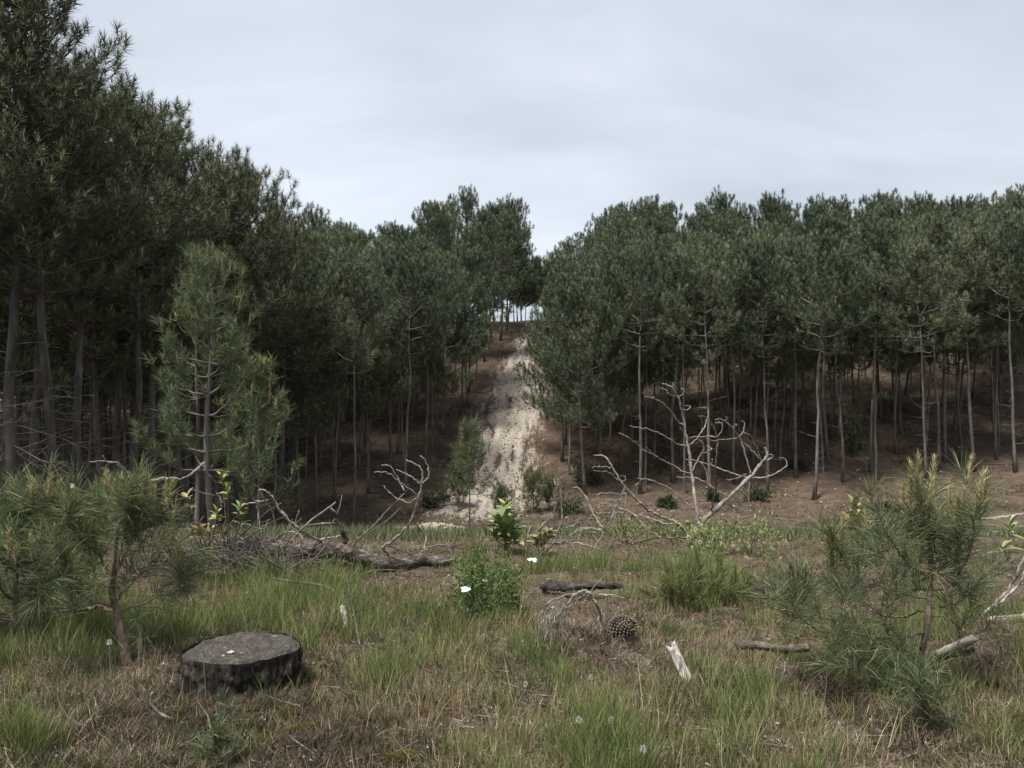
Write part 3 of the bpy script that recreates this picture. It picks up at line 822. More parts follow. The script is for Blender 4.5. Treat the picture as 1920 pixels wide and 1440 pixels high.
for ln in [([(1130, 665), (1110, 560), (1030, 405)], 0.028, 0.020, 'bark_log'),
           ([(970, 650), (830, 570), (770, 520), (690, 440), (640, 350), (590, 300), (540, 285)], 0.020, 0.010, 'dead'),
           ([(545, 290), (570, 350), (620, 430), (650, 520), (640, 650)], 0.014, 0.009, 'dead'), ([(600, 360), (500, 378), (400, 400)], 0.010, 0.007, 'dead'),
           ([(760, 640), (800, 590), (900, 500), (1070, 375)], 0.012, 0.007, 'dead'), ([(830, 545), (950, 530), (1085, 520)], 0.016, 0.014, 'dead_dark'),
           ([(860, 700), (900, 672), (980, 630), (1105, 605)], 0.014, 0.010, 'white_wood'),
           ([(1180, 690), (1210, 640), (1300, 570), (1400, 460), (1480, 380), (1560, 300), (1580, 245)], 0.016, 0.006, 'dead_dark'),
           ([(1550, 305), (1490, 190), (1440, 125), (1390, 120)], 0.009, 0.005, 'dead'), ([(1505, 230), (1430, 175), (1340, 165)], 0.009, 0.005, 'dead'),
           ([(1480, 780), (1395, 695), (1450, 650), (1540, 570), (1600, 490), (1640, 330), (1670, 220), (1650, 130), (1555, 85)], 0.019, 0.007, 'dead'),
           ([(1670, 245), (1710, 200), (1705, 120), (1650, 45)], 0.011, 0.006, 'dead'), ([(1655, 245), (1600, 200), (1490, 150)], 0.009, 0.005, 'dead'), ([(1640, 330), (1560, 270), (1520, 240)], 0.009, 0.005, 'dead'),
           ([(1630, 350), (1570, 375), (1480, 340), (1400, 265)], 0.010, 0.005, 'dead'), ([(1600, 490), (1670, 600), (1680, 650)], 0.009, 0.005, 'dead_dark'), ([(1430, 680), (1500, 700), (1600, 740)], 0.009, 0.006, 'dead_dark'),
           ([(1620, 790), (1640, 750), (1700, 690), (1850, 675), (1890, 720)], 0.011, 0.006, 'dead'), ([(1700, 600), (1680, 700)], 0.009, 0.006, 'dead'),
           ([(300, 560), (310, 640), (350, 700)], 0.014, 0.012, 'dead_dark'), ([(350, 700), (430, 680), (530, 720), (600, 770)], 0.010, 0.006, 'dead'), ([(420, 520), (520, 610), (560, 690), (600, 770)], 0.010, 0.006, 'dead'),
           ([(640, 650), (700, 590), (800, 590), (870, 670)], 0.008, 0.005, 'dead'), ([(520, 400), (545, 520), (560, 640)], 0.008, 0.005, 'dead'), ([(430, 515), (560, 560), (610, 490)], 0.008, 0.005, 'dead')]:
    p = tr.line(ln[0])
    part('branch', MB().add(*twig_tube(p, ln[1], ln[2], 8, tr.r)).mesh('branch', [MT[ln[3]]], b, True), log)

MT['twig_grey'] = mat_bark('grey_twigs', (0.035, 0.030, 0.025), (0.105, 0.090, 0.076), (0.22, 0.195, 0.17), 9, (1, 1, 1), 0.3, 0.004)
# tangle of fine dead twigs at the butt of the log
r = np.random.default_rng(51)
c = P(400, 1045, 7.7); g0 = np.array([c[0], c[1], gz(c[0], c[1])])
mb = MB()
for i in range(560):
    q = g0 + np.array([r.normal(0.12, 0.42), r.normal(0, 0.3), 0])
    q[2] = gz(q[0], q[1]) + r.random() * 0.12
    d = nrm(np.array([r.normal(0, 1), r.normal(0, 0.8), abs(r.normal(0.45, 0.5))])) * r.uniform(0.15, 0.5)
    pts = np.array([q, q + d * 0.5 + r.normal(0, 0.03, 3) + [0, 0, 0.03], q + d])
    mb.add(*tube(spline(pts, 6), np.linspace(0.0055, 0.002, 6) * r.uniform(0.7, 1.4), 4, False))
for i in range(46):
    q = g0 + np.array([r.normal(0.35, 0.5), r.normal(0.1, 0.3), 0]); q[2] = gz(q[0], q[1]) + r.random() * 0.1
    d = nrm(np.array([r.normal(0, 1), r.normal(0, 0.6), abs(r.normal(0.35, 0.4))])) * r.uniform(0.35, 0.95)
    pts = np.array([q, q + d * 0.35 + r.normal(0, 0.04, 3), q + d * 0.7 + r.normal(0, 0.05, 3), q + d])
    mb.add(*twig_tube(spline(pts, 12), 0.013, 0.005, 6, r))
single('twig_pile', mb.mesh('twig_pile', [MT['twig_grey']], g0, True), g0, 'tangled heap of fine grey dead twigs at the left end of the long log', 'twigs', None, 'stuff')
ZD = zoom(0, 840, 3.0)
dead_thing('dead_branch', 'pale crooked dead branch reaching out above the golden tipped sapling', 'dead branch', 7.6, ZD, [
    ([(770, 420), (740, 300), (790, 215), (900, 175), (1040, 165), (1150, 85)], 0.022, 0.013, None, 'limb'), ([(770, 230), (690, 110), (640, 80), (505, 75)], 0.016, 0.008),
    ([(610, 82), (590, 110), (560, 125)], 0.008, 0.005), ([(580, 45), (605, 82)], 0.008, 0.006), ([(1120, 110), (1190, 170), (1220, 220), (1200, 265), (1085, 235)], 0.010, 0.005, 'dead_dark'),
    ([(790, 215), (720, 140), (660, 90)], 0.012, 0.007), ([(1215, 250), (1245, 290), (1245, 330)], 0.008, 0.005), ([(575, 240), (600, 300), (625, 360)], 0.010, 0.006), ([(430, 300), (500, 310), (575, 320)], 0.007, 0.004)], 321)
ZE = zoom(1280, 960, 3.0)
dead_thing('dead_branch', 'forked barkless dead branch leaning in at the right edge beside the sapling', 'dead branch', 5.9, ZE, [
    ([(1640, 618), (1740, 530), (1820, 450), (1870, 370), (1920, 270), (1980, 160)], 0.012, 0.016, 'dead', 'limb'), ([(1740, 535), (1800, 500), (1890, 410), (1930, 330), (2000, 250)], 0.012, 0.012, 'white_wood'),
    ([(1862, 375), (1800, 345), (1710, 325)], 0.007, 0.004), ([(1905, 298), (1860, 312), (1820, 305)], 0.006, 0.004)], 331)

def lying(name, label, cat, d, conv, pts, r0, r1, mat, seed, amp=0.012, n=60, sides=18, sink=0.0, group=None):
    t = Trace(d, conv, seed, 0.1)
    p = spline(t.line(pts, d, 0.1), n); p[:, 2] -= sink
    b = p[n // 2].copy(); b[2] = gz(b[0], b[1])
    return single(name, MB().add(*bark_tube(p, np.linspace(r0, r1, n) * (0.82 + 0.36 * fbm(np.linspace(0, 7, n), np.full(n, seed * 1.3), seed, 3)) * np.clip(np.minimum(np.arange(n) + 1.5, n - np.arange(n) + 0.5) / 4.0, 0.35, 1), sides, amp, seed, 20)).mesh(name, [MT[mat]], b, True), b, label, cat, group)
FULL = lambda u, v: (u, v)
lying('charred_log', 'short black charred log lying behind the flowering bush', 'log', 6.6, FULL, [(1012, 1099), (1060, 1101), (1120, 1098), (1168, 1100)], 0.036, 0.024, 'char', 341, 0.024, 80, 22)
lying('charred_log', 'black bark log between the broom clump and the right sapling', 'log', 6.7, FULL, [(1378, 1106), (1420, 1102), (1475, 1100), (1530, 1106)], 0.024, 0.036, 'char', 342, 0.024, 80, 22)
lying('charred_branch', 'thin black charred stub standing upright by the right sapling', 'branch', 6.6, FULL, [(1512, 1125), (1506, 1095), (1496, 1070)], 0.014, 0.012, 'char', 343, 0.004, 20, 10)
lying('cut_log', 'grey weathered log piece half hidden in dry straw below the right sapling', 'log', 5.15, FULL, [(1378, 1210), (1420, 1210), (1470, 1217), (1520, 1214)], 0.030, 0.024, 'dead_dark', 344, 0.02, 80, 22)
lying('cut_log', 'smooth grey log entering at the right edge behind the sapling', 'log', 5.8, FULL, [(1850, 1164), (1900, 1160), (1960, 1156)], 0.030, 0.032, 'dead', 345, 0.004)
lying('fallen_branch', 'mossy grey branch lying on the ground behind the right sapling stem', 'branch', 5.0, FULL, [(1755, 1228), (1790, 1212), (1830, 1196)], 0.026, 0.024, 'dead', 346, 0.006)
lying('charred_branch', 'long thin dark stick sloping through the grass below the long log', 'branch', 6.7, FULL, [(505, 1085), (560, 1092), (610, 1100), (650, 1122), (690, 1145)], 0.010, 0.018, 'dead_dark', 347, 0.004, 40, 10)
lying('fallen_branch', 'pale bent stick resting in the grass behind the broom clump', 'branch', 6.3, FULL, [(1380, 1108), (1420, 1115), (1455, 1140), (1480, 1160)], 0.006, 0.004, 'dead', 348, 0.001, 24, 8)
lying('dry_twig', 'curved grey twig on the litter in front of the stump', 'twig', 3.95, FULL, [(286, 1297), (284, 1318), (300, 1338), (330, 1350), (378, 1356)], 0.009, 0.006, 'dead', 349, 0.002, 40, 8)
lying('dry_twig', 'little pale twig lying in the brown litter under the right sapling', 'twig', 3.95, FULL, [(1572, 1352), (1578, 1372), (1600, 1388), (1628, 1408)], 0.008, 0.004, 'dead', 350, 0.002, 30, 8)
lying('dry_twig', 'short straight pale twig low at the right edge', 'twig', 4.1, FULL, [(1896, 1334), (1892, 1352), (1884, 1366)], 0.007, 0.005, 'white_wood', 351, 0.002, 20, 8)
lying('dry_stalk', 'tall thin straw coloured dead stalk standing left of the flowering bush', 'stalk', 5.1, FULL, [(681, 1240), (672, 1195), (664, 1150), (656, 1110), (662, 1080), (676, 1060)], 0.006, 0.003, 'dead', 352, 0.001, 40, 6)
lying('dry_stalk', 'hair thin grey stalk rising in front of the stump', 'stalk', 3.9, FULL, [(387, 1322), (384, 1270), (381, 1225), (383, 1195)], 0.0028, 0.002, 'dead', 353, 0.0, 30, 5)

# white weathered stake and stub
def stake(name, label, u0, v0, u1, v1, d, rr, seed):
    r = np.random.default_rng(seed)
    p0, p1 = P(u0, v0, d), P(u1, v1, d + 0.10)
    p = spline(np.array([p0 - (p1 - p0) * 0.12, (p0 + p1) / 2 + r.normal(0, 0.006, 3), p1]), 26)
    V, fs = tube(p, np.linspace(rr * 0.85, rr, 26), 20, True)
    ang = np.tile(np.arange(20), 26)
    V[:520] += nrm(V[:520] - np.repeat(p, 20, 0)) * ((vnoise(ang * 0.9, np.repeat(np.arange(26), 20) * 0.12, seed) - 0.5) * rr * 0.7)[:, None]
    V[500:520] += nrm(p1 - p0) * (r.random((20, 1)) * rr * 1.6)     # splintered end
    b = p0.copy()
    single(name, MB().add(V, fs).mesh(name, [MT['white_wood']], b, True), b, label, 'wood')
stake('wooden_stake', 'white weathered broken stake leaning out of the grass', 1296, 1292, 1262, 1216, 4.45, 0.029, 361)
stake('broken_stub', 'small white splintered wood stub standing in the grass near the dry stalk', 650, 1182, 642, 1140, 5.6, 0.020, 362)

# ------------------------------------------------------------------ tree stump
def stump():
    c = on_ground(455, 4.50); c[2] -= 0.045
    top = 0.265; R = 0.302
    o = thing('tree_stump', 'wide low blackened tree stump with a flat grey cut top', 'stump', c)
    n = 140; a = np.linspace(0, 2 * np.pi, n, endpoint=False)
    lobe = 1 + 0.04 * np.sin(2 * a + 1) + 0.025 * np.sin(5 * a + 2.2) + 0.05 * (fbm(np.cos(a) * 3 + 7, np.sin(a) * 3, 4, 3) - 0.5)
    ridge = (np.abs(vnoise(a * 9.5, a * 0, 3) - 0.5) * 2)
    hs = np.linspace(-0.12, 1, 26)
    rows = []
    for h in hs:
        fl = 1 + 0.22 * max(0, 1 - h * 2.2) ** 1.6 * (0.6 + 0.35 * np.sin(4 * a + 0.5))
        rg = (np.abs(fbm(a * 10 + 40, np.full(n, h * 3.0), 8, 4) - 0.5) * 2) * 0.15 + (vnoise(a * 24, np.full(n, h * 7), 12) - 0.5) * 0.09
        rg = rg * (1 - sstep(0.72, 1.0, h)) + 0.03 * sstep(0.72, 1.0, h)
        rows.append(np.column_stack([np.cos(a) * R * lobe * (fl + rg - 0.03), np.sin(a) * R * lobe * (fl + rg - 0.03), np.full(n, top * h - 0.012) - 0.008 * (h > 0.9) * vnoise(a * 6, a * 0, 31)]))
    V = np.concatenate(rows)
    i = np.arange(25)[:, None] * n; j = np.arange(n)[None]; k = (j + 1) % n
    Q = np.stack([i + j, i + k, i + n + k, i + n + j], -1).reshape(-1, 4)
    part('bark', mesh_np('bark', V, [Q], [MT['stump_bark']], smooth=True), o)
    # cut face: slightly dished, with a worn rim and radial cracks
    rs = np.linspace(0.0, 1.0, 34)
    rows = []
    for s in rs:
        z = top - 0.004 + 0.022 * (fbm(np.cos(a) * s * 4 + 9, np.sin(a) * s * 4, 14, 4) - 0.5) * 2 - 0.02 * (s > 0.93) * vnoise(a * 7, a * 0, 16) - 0.016 * s ** 8
        z = z + 0.0035 * np.sin(s * 75 + 3 * fbm(np.cos(a) * 2, np.sin(a) * 2, 6, 2))
        crack = np.exp(-((np.mod(a - 0.6, 2 * np.pi)) / 0.03) ** 2) + np.exp(-((a - 2.9) / 0.035) ** 2) + np.exp(-((a - 5.4) / 0.03) ** 2)
        z = z - 0.02 * crack * (s > 0.25)
        rr = R * lobe * s * (1.0 + 0.03 * (vnoise(a * 20, a * 0, 19) - 0.5) * (s > 0.9))
        rows.append(np.column_stack([np.cos(a) * rr, np.sin(a) * rr, z]))
    V = np.concatenate(rows)
    i = np.arange(33)[:, None] * n
    Q = np.stack([i + j, i + k, i + n + k, i + n + j], -1).reshape(-1, 4)
    part('cut_face', mesh_np('cut_face', V, [Q], [MT['stump_top']], smooth=True), o)
    # roots
    for az, ln in ((3.45, 0.16), (5.0, 0.08), (2.3, 0.2)):
        h = np.array([math.cos(az), math.sin(az), 0])
        q = np.array([h * R * 0.8 + [0, 0, 0.07], h * (R + ln * 0.4) + [0, 0, 0.02], h * (R + ln) + [0, 0, -0.06]])
        part('root', MB().add(*bark_tube(spline(q, 20), np.linspace(0.055, 0.02, 20), 14, 0.012, 77)).mesh('root', [MT['stump_bark']], (0, 0, 0), True), o)
    return c, top
MT['stump_bark'] = mat_bark('stump_bark', (0.007, 0.006, 0.005), (0.030, 0.025, 0.021), (0.12, 0.102, 0.086), 16, (1, 1, 0.35), 1.0, 0.03)
def mat_stump_top():
    m = Mat('stump_cut_face', 0.92, 0.1)
    f = m.noise(11, 6, 0.7); h = m.noise(55, 5, 0.7)
    c = m.ramp(h, [(0.3, (0.035, 0.030, 0.026)), (0.55, (0.085, 0.077, 0.068)), (0.75, (0.17, 0.155, 0.138))])
    c = m.mix(m.ramp(f, [(0.40, (1, 1, 1)), (0.50, (0, 0, 0))]), c, (0.045, 0.038, 0.034))
    c = m.mix(m.ramp(f, [(0.62, (0, 0, 0)), (0.68, (1, 1, 1))]), c, (0.24, 0.225, 0.20))
    wv = m.node('ShaderNodeTexWave', wave_type='RINGS', rings_direction='Z', Scale=26.0, Distortion=2.5, Detail=3.0)
    tc = m.node('ShaderNodeTexCoord'); m.l.new(tc.outputs['Object'], wv.inputs['Vector'])
    c = m.mix(m.ramp(wv.outputs['Fac'], [(0.2, (0.55, 0.55, 0.55)), (0.6, (0, 0, 0))]), c, (0.028, 0.024, 0.020))
    m.base(c); m.bump(m.mix(0.5, f, h), 1.0, 0.02); return m.m
MT['stump_top'] = mat_stump_top()
stump_c, stump_top = stump()
MT['chip'] = mat_bark('pale_wood_chip', (0.22, 0.20, 0.17), (0.40, 0.37, 0.32), (0.55, 0.52, 0.47), 60, (1, 1, 1), 0.4, 0.002)
MT['dry_leaf'] = mat_bark('dry_yellow_leaf', (0.16, 0.12, 0.045), (0.25, 0.19, 0.08), (0.34, 0.27, 0.13), 60, (1, 1, 1), 0.3, 0.002)
def scrap(name, label, cat, pos, s, mat, seed, group=None):
    r = np.random.default_rng(seed); n = 9
    a = np.linspace(0, 6.283, n, endpoint=False); rr = s * (0.6 + 0.7 * r.random(n))
    ring = np.column_stack([np.cos(a) * rr * 1.3, np.sin(a) * rr, r.random(n) * s * 0.35])
    V = np.vstack([ring, ring * [0.9, 0.9, 1] + [0, 0, s * 0.22], [[0, 0, s * 0.45]], [[0, 0, 0]]])
    i = np.arange(n); k = (i + 1) % n
    fs = [np.stack([i, k, n + k, n + i], -1), np.vstack([np.stack([n + i, n + k, np.full(n, 2 * n)], -1), np.stack([k, i, np.full(n, 2 * n + 1)], -1)])]
    o = single(name, mesh_np(name, V, fs, [MT[mat]]), pos, label, cat, group)
    o.rotation_euler = (0, 0, r.random() * 6)
tz = stump_c[2] + stump_top
scrap('wood_chip', 'white wood chip lying on the stump top', 'wood chip', (stump_c[0] - 0.01, stump_c[1] - 0.16, tz + 0.004), 0.016, 'chip', 1)
for q, (dx, dy) in enumerate([(0.05, -0.17), (-0.03, -0.215)]):
    scrap('dry_leaf', ['yellow dry leaf scrap right of the white chip on the stump', 'yellow dry leaf scrap at the front left of the stump top'][q], 'leaf', (stump_c[0] + dx, stump_c[1] + dy, tz + 0.003), 0.007 + 0.003 * (q % 2), 'dry_leaf', 5 + q, 'dry leaf scraps on the stump')

# ------------------------------------------------------------------ pine cone
def cone():
    c = P(1166, 1150, 5.3); c[2] = gz(c[0], c[1]) + 0.05
    o = thing('pine_cone', 'large open brown pine cone resting on the mound', 'pine cone', c)
    o.rotation_euler = (math.radians(62), math.radians(16), 0.5); o.scale = (1.15, 1.15, 1.15)
    r = np.random.default_rng(9)
    core = MB(); t = np.linspace(0, 1, 10)
    core.add(*tube(np.column_stack([0 * t, 0 * t, -0.07 + 0.16 * t]), 0.048 * np.sin(np.pi * (0.12 + 0.83 * t)) ** 0.8, 12))
    part('core', core.mesh('core', [MT['cone_dark']], (0, 0, 0), True), o)
    sc = MB(); tip = MB()
    for i in range(150):
        t = (i + 0.5) / 150; a = i * 2.39996
        z = -0.065 + 0.145 * t; rb = 0.044 * math.sin(math.pi * (0.12 + 0.8 * t)) ** 0.8
        h = np.array([math.cos(a), math.sin(a), 0]); s = np.array([-math.sin(a), math.cos(a), 0])
        d = nrm(h + np.array([0, 0, 0.15 + 0.9 * t]))
        L = 0.052 * (1 - 0.55 * t); w = 0.021 * (1 - 0.45 * t)
        q = h * rb + [0, 0, z]; up = np.cross(s, d) * -1
        V = np.array([q - s * w * .3, q + s * w * .3, q + d * L * .8 + s * w * .6, q + d * L * .8 - s * w * .6, q + d * L + up * .004, q + d * L * .75 + up * .009, q + d * L * .75 - up * .005])
        sc.add(V, np.array([[0, 1, 5], [1, 2, 5], [0, 5, 3], [1, 0, 6], [2, 1, 6], [0, 3, 6]]))
        tip.add(V + d * 0.0006, np.array([[2, 4, 5], [4, 3, 5], [4, 2, 6], [3, 4, 6]]))
    part('scales', sc.mesh('scales', [MT['cone_dark']]), o)
    part('scale_tips', tip.mesh('scale_tips', [MT['cone_tip']]), o)
MT['cone_dark'] = mat_bark('cone_scales', (0.03, 0.02, 0.014), (0.075, 0.05, 0.034), (0.13, 0.095, 0.065), 60, (1, 1, 1), 0.3, 0.003)
MT['cone_tip'] = mat_bark('cone_scale_tips', (0.07, 0.055, 0.042), (0.15, 0.13, 0.105), (0.25, 0.225, 0.19), 60, (1, 1, 1), 0.3, 0.003)
cone()

# arching pale dead stems by the cone
r = np.random.default_rng(12)
ZF = zoom(840, 900, 4.174)
tr = Trace(5.0, ZF, 13, 0.2)
L0 = tr.line([(1120, 900), (1060, 865), (980, 910), (930, 990)], 5.05, 0.1)
b = L0[0].copy(); b[2] = gz(b[0], b[1])
br = thing('dead_broom', 'arching bleached stems of a dead shrub drooping beside the pine cone', 'dead shrub', b)
part('stem', MB().add(*twig_tube(L0, 0.011, 0.006)).mesh('stem', [MT['dead']], b, True), br)
for ln in [[(1080, 880), (960, 895), (850, 925), (780, 970), (745, 1050)], [(930, 985), (910, 1080), (895, 1180)], [(1110, 885), (1160, 960), (1200, 1060), (1225, 1250), (1195, 1285)], [(1130, 920), (1170, 970), (1235, 1095)], [(1100, 900), (1000, 940), (940, 1010)], [(1160, 965), (1230, 1180), (1320, 1320)], [(1180, 900), (1280, 905), (1380, 920)]]:
    p = tr.line(ln); part('stem', MB().add(*twig_tube(p, 0.0075, 0.004)).mesh('stem', [MT['dead']], b, True), br)
for k in range(26):
    x0 = r.uniform(740, 930); y0 = 925 + (930 - x0) * 0.45 + r.uniform(0, 90)
    x1 = x0 - r.uniform(-10, 70); x1 = max(x1, 705)
    p = tr.line([(x0, y0), ((x0 + x1) / 2 - 18, y0 + 90), (x1, y0 + r.uniform(160, 300))], 4.98 + r.normal(0, 0.08))
    part('stem', MB().add(*twig_tube(p, 0.0035, 0.0018, 4)).mesh('stem', [MT['dead']], b, True), br)

# ------------------------------------------------------------------ young pines and saplings
def dress(p, r, L, w, n, shoot, step, start=0.35, up=0.7, jitter=0.35, segs=2, side=True):
    """needle shoots along the outer part of a branch; returns bases and axes too"""
    T = nrm(np.gradient(p, axis=0))
    ln = np.sum(np.linalg.norm(np.diff(p, axis=0), axis=1))
    k = max(2, int(ln * (1 - start) / step))
    q = np.linspace(start, 1, k) * (len(p) - 1); i = np.minimum(q.astype(int), len(p) - 2); f = (q - i)[:, None]
    C = p[i] * (1 - f) + p[i + 1] * f
    A = T[i] * 0.7 + np.array([0, 0, up]) + r.normal(0, jitter, (k, 3))
    if side:
        C2 = C + r.normal(0, 0.35 * step + 0.03, C.shape) + [0, 0, 0.03]
        A2 = A + r.normal(0, 0.4, A.shape)
        C, A = np.vstack([C, C2]), np.vstack([A, A2])
    A = nrm(A)
    return needles(C, A, n, shoot, L, w, 22, 75, r, segs, 0.10), C, A

def candle_meshes(p0, p1, r, rad=0.006, nl=0.048, n=150):
    p = spline(np.array([p0, (p0 + p1) / 2 + r.normal(0, 0.006, 3), p1]), 8)
    mb = MB(); mb.add(*tube(p, np.linspace(rad, rad * 0.7, 8), 6, True), 0)
    ax = p1 - p0; ln = np.linalg.norm(ax)
    mb.add(*needles(p0[None] + ax[None] * 0.12, ax[None], n, ln * 0.9, nl, max(0.006, nl * 0.10), 22, 50, r), 1)
    return mb

def traced_sapling(label, d0, conv, trunk, branches, candles, seed, r_trunk, spread=0.45, needle=(0.15, 0.0030, 80, 0.14), step=0.075, per=1.0, auto=False):
    tr = Trace(d0, conv, seed, spread); r = tr.r
    tp = spline(tr.line(trunk, d0, 0.05), 40)
    b = tp[0].copy(); b[2] = gz(b[0], b[1])
    o = thing('pine_sapling', label, 'sapling', b, None)
    V, fs = bark_tube(tp, np.linspace(r_trunk[0], r_trunk[1], 40), 12, r_trunk[0] * 0.12, seed, 30)
    part('trunk', MB().add(V, fs).mesh('trunk', [MT['bark_sapling']], b, True), o)
    holders = []
    for bl in branches:
        pts, rr, opt = bl[0], bl[1], (bl[2] if len(bl) > 2 else '')
        p = tr.line(pts)
        bo = part('branch', MB().add(*twig_tube(p, rr, rr * 0.45, 7, r)).mesh('branch', [MT['dead'] if 'x' in opt else MT['bark_sapling']], b, True), o)
        if 'x' in opt: continue
        start = 0.25 if 's' in opt else 0.45
        (nV, nF), C, A = dress(p, r, needle[0], needle[1], int(needle[2] * per), needle[3], step, start)
        part('needles', MB().add(nV, nF).mesh('needles', [MT['needle_sapling']], b), bo)
        holders.append((p, bo))
        if auto and 's' in opt:
            for q in (len(p) - 1, len(p) * 3 // 4, len(p) // 2):
                a0 = p[q] + r.normal(0, 0.02, 3); a1 = a0 + np.array([r.normal(0, 0.02), r.normal(0, 0.02), r.uniform(0.09, 0.17)])
                part('candle', candle_meshes(a0, a1, r, 0.0045, 0.04, 70).mesh('candle', [MT['candle_bark'], MT['needle_gold']], b), bo)
    for (x0, y0), (x1, y1), gold in candles:
        uv = np.array(conv(x1, y1)); best = None
        for p, bo in holders:
            pu = 960 + p[:, 0] / p[:, 1] * F; pv = HOR - (p[:, 2] - CAMZ) / p[:, 1] * F
            q = np.hypot(pu - uv[0], pv - uv[1]); i = int(np.argmin(q))
            if best is None or q[i] < best[0]: best = (q[i], p[i, 1], bo)
        d = best[1]
        a0, a1 = P(*conv(x1, y1), d), P(*conv(x0, y0), d + r.normal(0, 0.02))
        part('candle', candle_meshes(a0, a1, r).mesh('candle', [MT['candle_bark'], MT['needle_gold'] if gold else MT['needle_sapling']], b), best[2])
        C = a0[None] + (a1 - a0)[None] * np.array([[-0.45], [-0.25]]); A = np.repeat((a1 - a0)[None], 2, 0)
        nV, nF = needles(C, A, int(needle[2] * 0.9), 0.07, needle[0], needle[1], 40, 85, r, 2, 0.1)
        part('needles', MB().add(nV, nF).mesh('needles', [MT['needle_sapling']], b), best[2])
    return o

ZG = zoom(1450, 840, 2.881)
traced_sapling('open bluish green pine sapling with tall pale candles at the right', 4.5, ZG,
    [(792, 1345), (805, 1200), (800, 1100), (825, 1000), (840, 890), (845, 780), (850, 650), (845, 540), (835, 420)],
    [([(830, 995), (750, 1015), (640, 1035), (520, 1015), (380, 1000), (250, 985), (150, 925), (40, 870)], 0.009),
     ([(840, 885), (740, 895), (690, 915), (560, 890), (430, 760), (330, 650), (310, 560)], 0.009),
     ([(845, 775), (940, 750), (1000, 680), (1005, 560), (1010, 440)], 0.008, 's'), ([(845, 780), (770, 740), (770, 640), (785, 500)], 0.007, 's'),
     ([(848, 900), (960, 930), (1020, 985), (1100, 1000)], 0.006), ([(815, 1060), (660, 1085), (480, 1095), (350, 1130)], 0.006),
     ([(560, 890), (480, 840), (380, 800), (240, 770), (150, 790)], 0.006), ([(430, 760), (470, 640), (510, 500)], 0.005, 's'), ([(430, 760), (360, 740), (300, 690), (290, 600)], 0.005, 's'),
     ([(150, 925), (120, 850), (100, 790)], 0.005, 's'), ([(250, 985), (190, 880), (165, 800)], 0.005, 's'), ([(850, 640), (800, 520), (780, 390)], 0.006, 's'), ([(850, 640), (870, 480), (835, 350)], 0.006, 's'),
     ([(848, 700), (930, 620), (955, 470)], 0.005, 's'), ([(1000, 680), (1060, 560), (1090, 360)], 0.006, 's'), ([(845, 700), (720, 620), (650, 520), (600, 440)], 0.006, 's'), ([(845, 820), (720, 800), (600, 760), (560, 640)], 0.006, 's'),
     ([(845, 860), (950, 850), (1060, 800), (1130, 700)], 0.006, 's'), ([(800, 1110), (700, 1160), (560, 1190), (430, 1200), (300, 1230)], 0.006, 's'), ([(800, 1150), (680, 1230), (520, 1270)], 0.005, 's'),
     ([(640, 1035), (600, 960), (640, 880)], 0.005, 's'), ([(380, 1000), (360, 920), (400, 850)], 0.005, 's'), ([(800, 1095), (785, 1180), (790, 1230), (760, 1310)], 0.008, 'x')],
    [((780, 55), (785, 370), 1), ((740, 90), (742, 370), 1), ((870, 65), (835, 340), 1), ((950, 160), (955, 450), 1), ((1065, 70), (1010, 430), 1), ((1140, 140), (1092, 350), 1), ((700, 220), (712, 400), 1), ((380, 370), (365, 560), 1), ((505, 310), (510, 480), 1), ((295, 480), (315, 650), 1), ((790, 510), (770, 720), 1), ((95, 650), (100, 790), 0), ((170, 670), (163, 800), 0), ((1000, 280), (998, 440), 1), ((840, 330), (850, 480), 1)],
    401, (0.020, 0.010), 0.45, (0.17, 0.0031, 46, 0.14), 0.085)
traced_sapling('bushy pine sapling with a bare forked stem and golden tips behind the stump', 4.9, ZD,
    [(715, 1225), (700, 1130), (690, 1080), (660, 930), (640, 860), (630, 790), (645, 620), (660, 430)],
    [([(645, 925), (560, 895), (480, 905), (420, 905), (330, 860), (200, 790), (0, 710)], 0.014), ([(635, 890), (500, 850), (400, 780), (300, 665)], 0.012), ([(632, 800), (570, 765), (420, 760), (370, 710), (330, 600)], 0.011, 's'),
     ([(665, 920), (780, 890), (900, 835), (1000, 780), (1090, 720)], 0.009), ([(650, 860), (740, 760), (860, 640), (960, 520)], 0.009, 's'), ([(635, 780), (560, 600), (520, 450), (535, 350)], 0.008, 's'),
     ([(640, 720), (740, 520), (800, 340)], 0.008, 's'), ([(635, 740), (480, 640), (330, 560), (180, 420)], 0.008, 's'), ([(650, 700), (700, 500), (720, 340)], 0.007, 's'), ([(420, 905), (300, 930), (150, 940), (10, 960)], 0.008),
     ([(780, 890), (900, 900), (950, 960), (850, 1060)], 0.007), ([(860, 640), (950, 560), (1005, 690)], 0.006, 's'), ([(740, 520), (850, 420), (925, 350)], 0.007, 's'), ([(330, 560), (280, 450), (265, 320)], 0.006, 's'),
     ([(560, 600), (430, 500), (380, 380)], 0.006, 's'), ([(300, 665), (180, 640), (60, 600)], 0.007, 's'), ([(200, 790), (120, 700), (60, 520)], 0.006, 's'), ([(660, 560), (640, 420), (615, 300)], 0.006, 's')],
    [((600, 145), (615, 300), 1), ((680, 170), (662, 400), 1), ((742, 180), (725, 330), 1), ((825, 165), (800, 330), 1), ((975, 190), (922, 360), 1), ((860, 230), (850, 400), 1), ((530, 275), (538, 380), 1), ((190, 185), (182, 310), 1), ((128, 285), (122, 400), 1), ((285, 165), (268, 310), 1), ((1010, 560), (1003, 700), 1), ((1115, 590), (1050, 710), 1), ((335, 200), (320, 330), 1), ((640, 200), (630, 330), 1), ((400, 300), (385, 390), 1)],
    402, (0.034, 0.012), 0.55, (0.15, 0.0032, 56, 0.15), 0.075, auto=True)

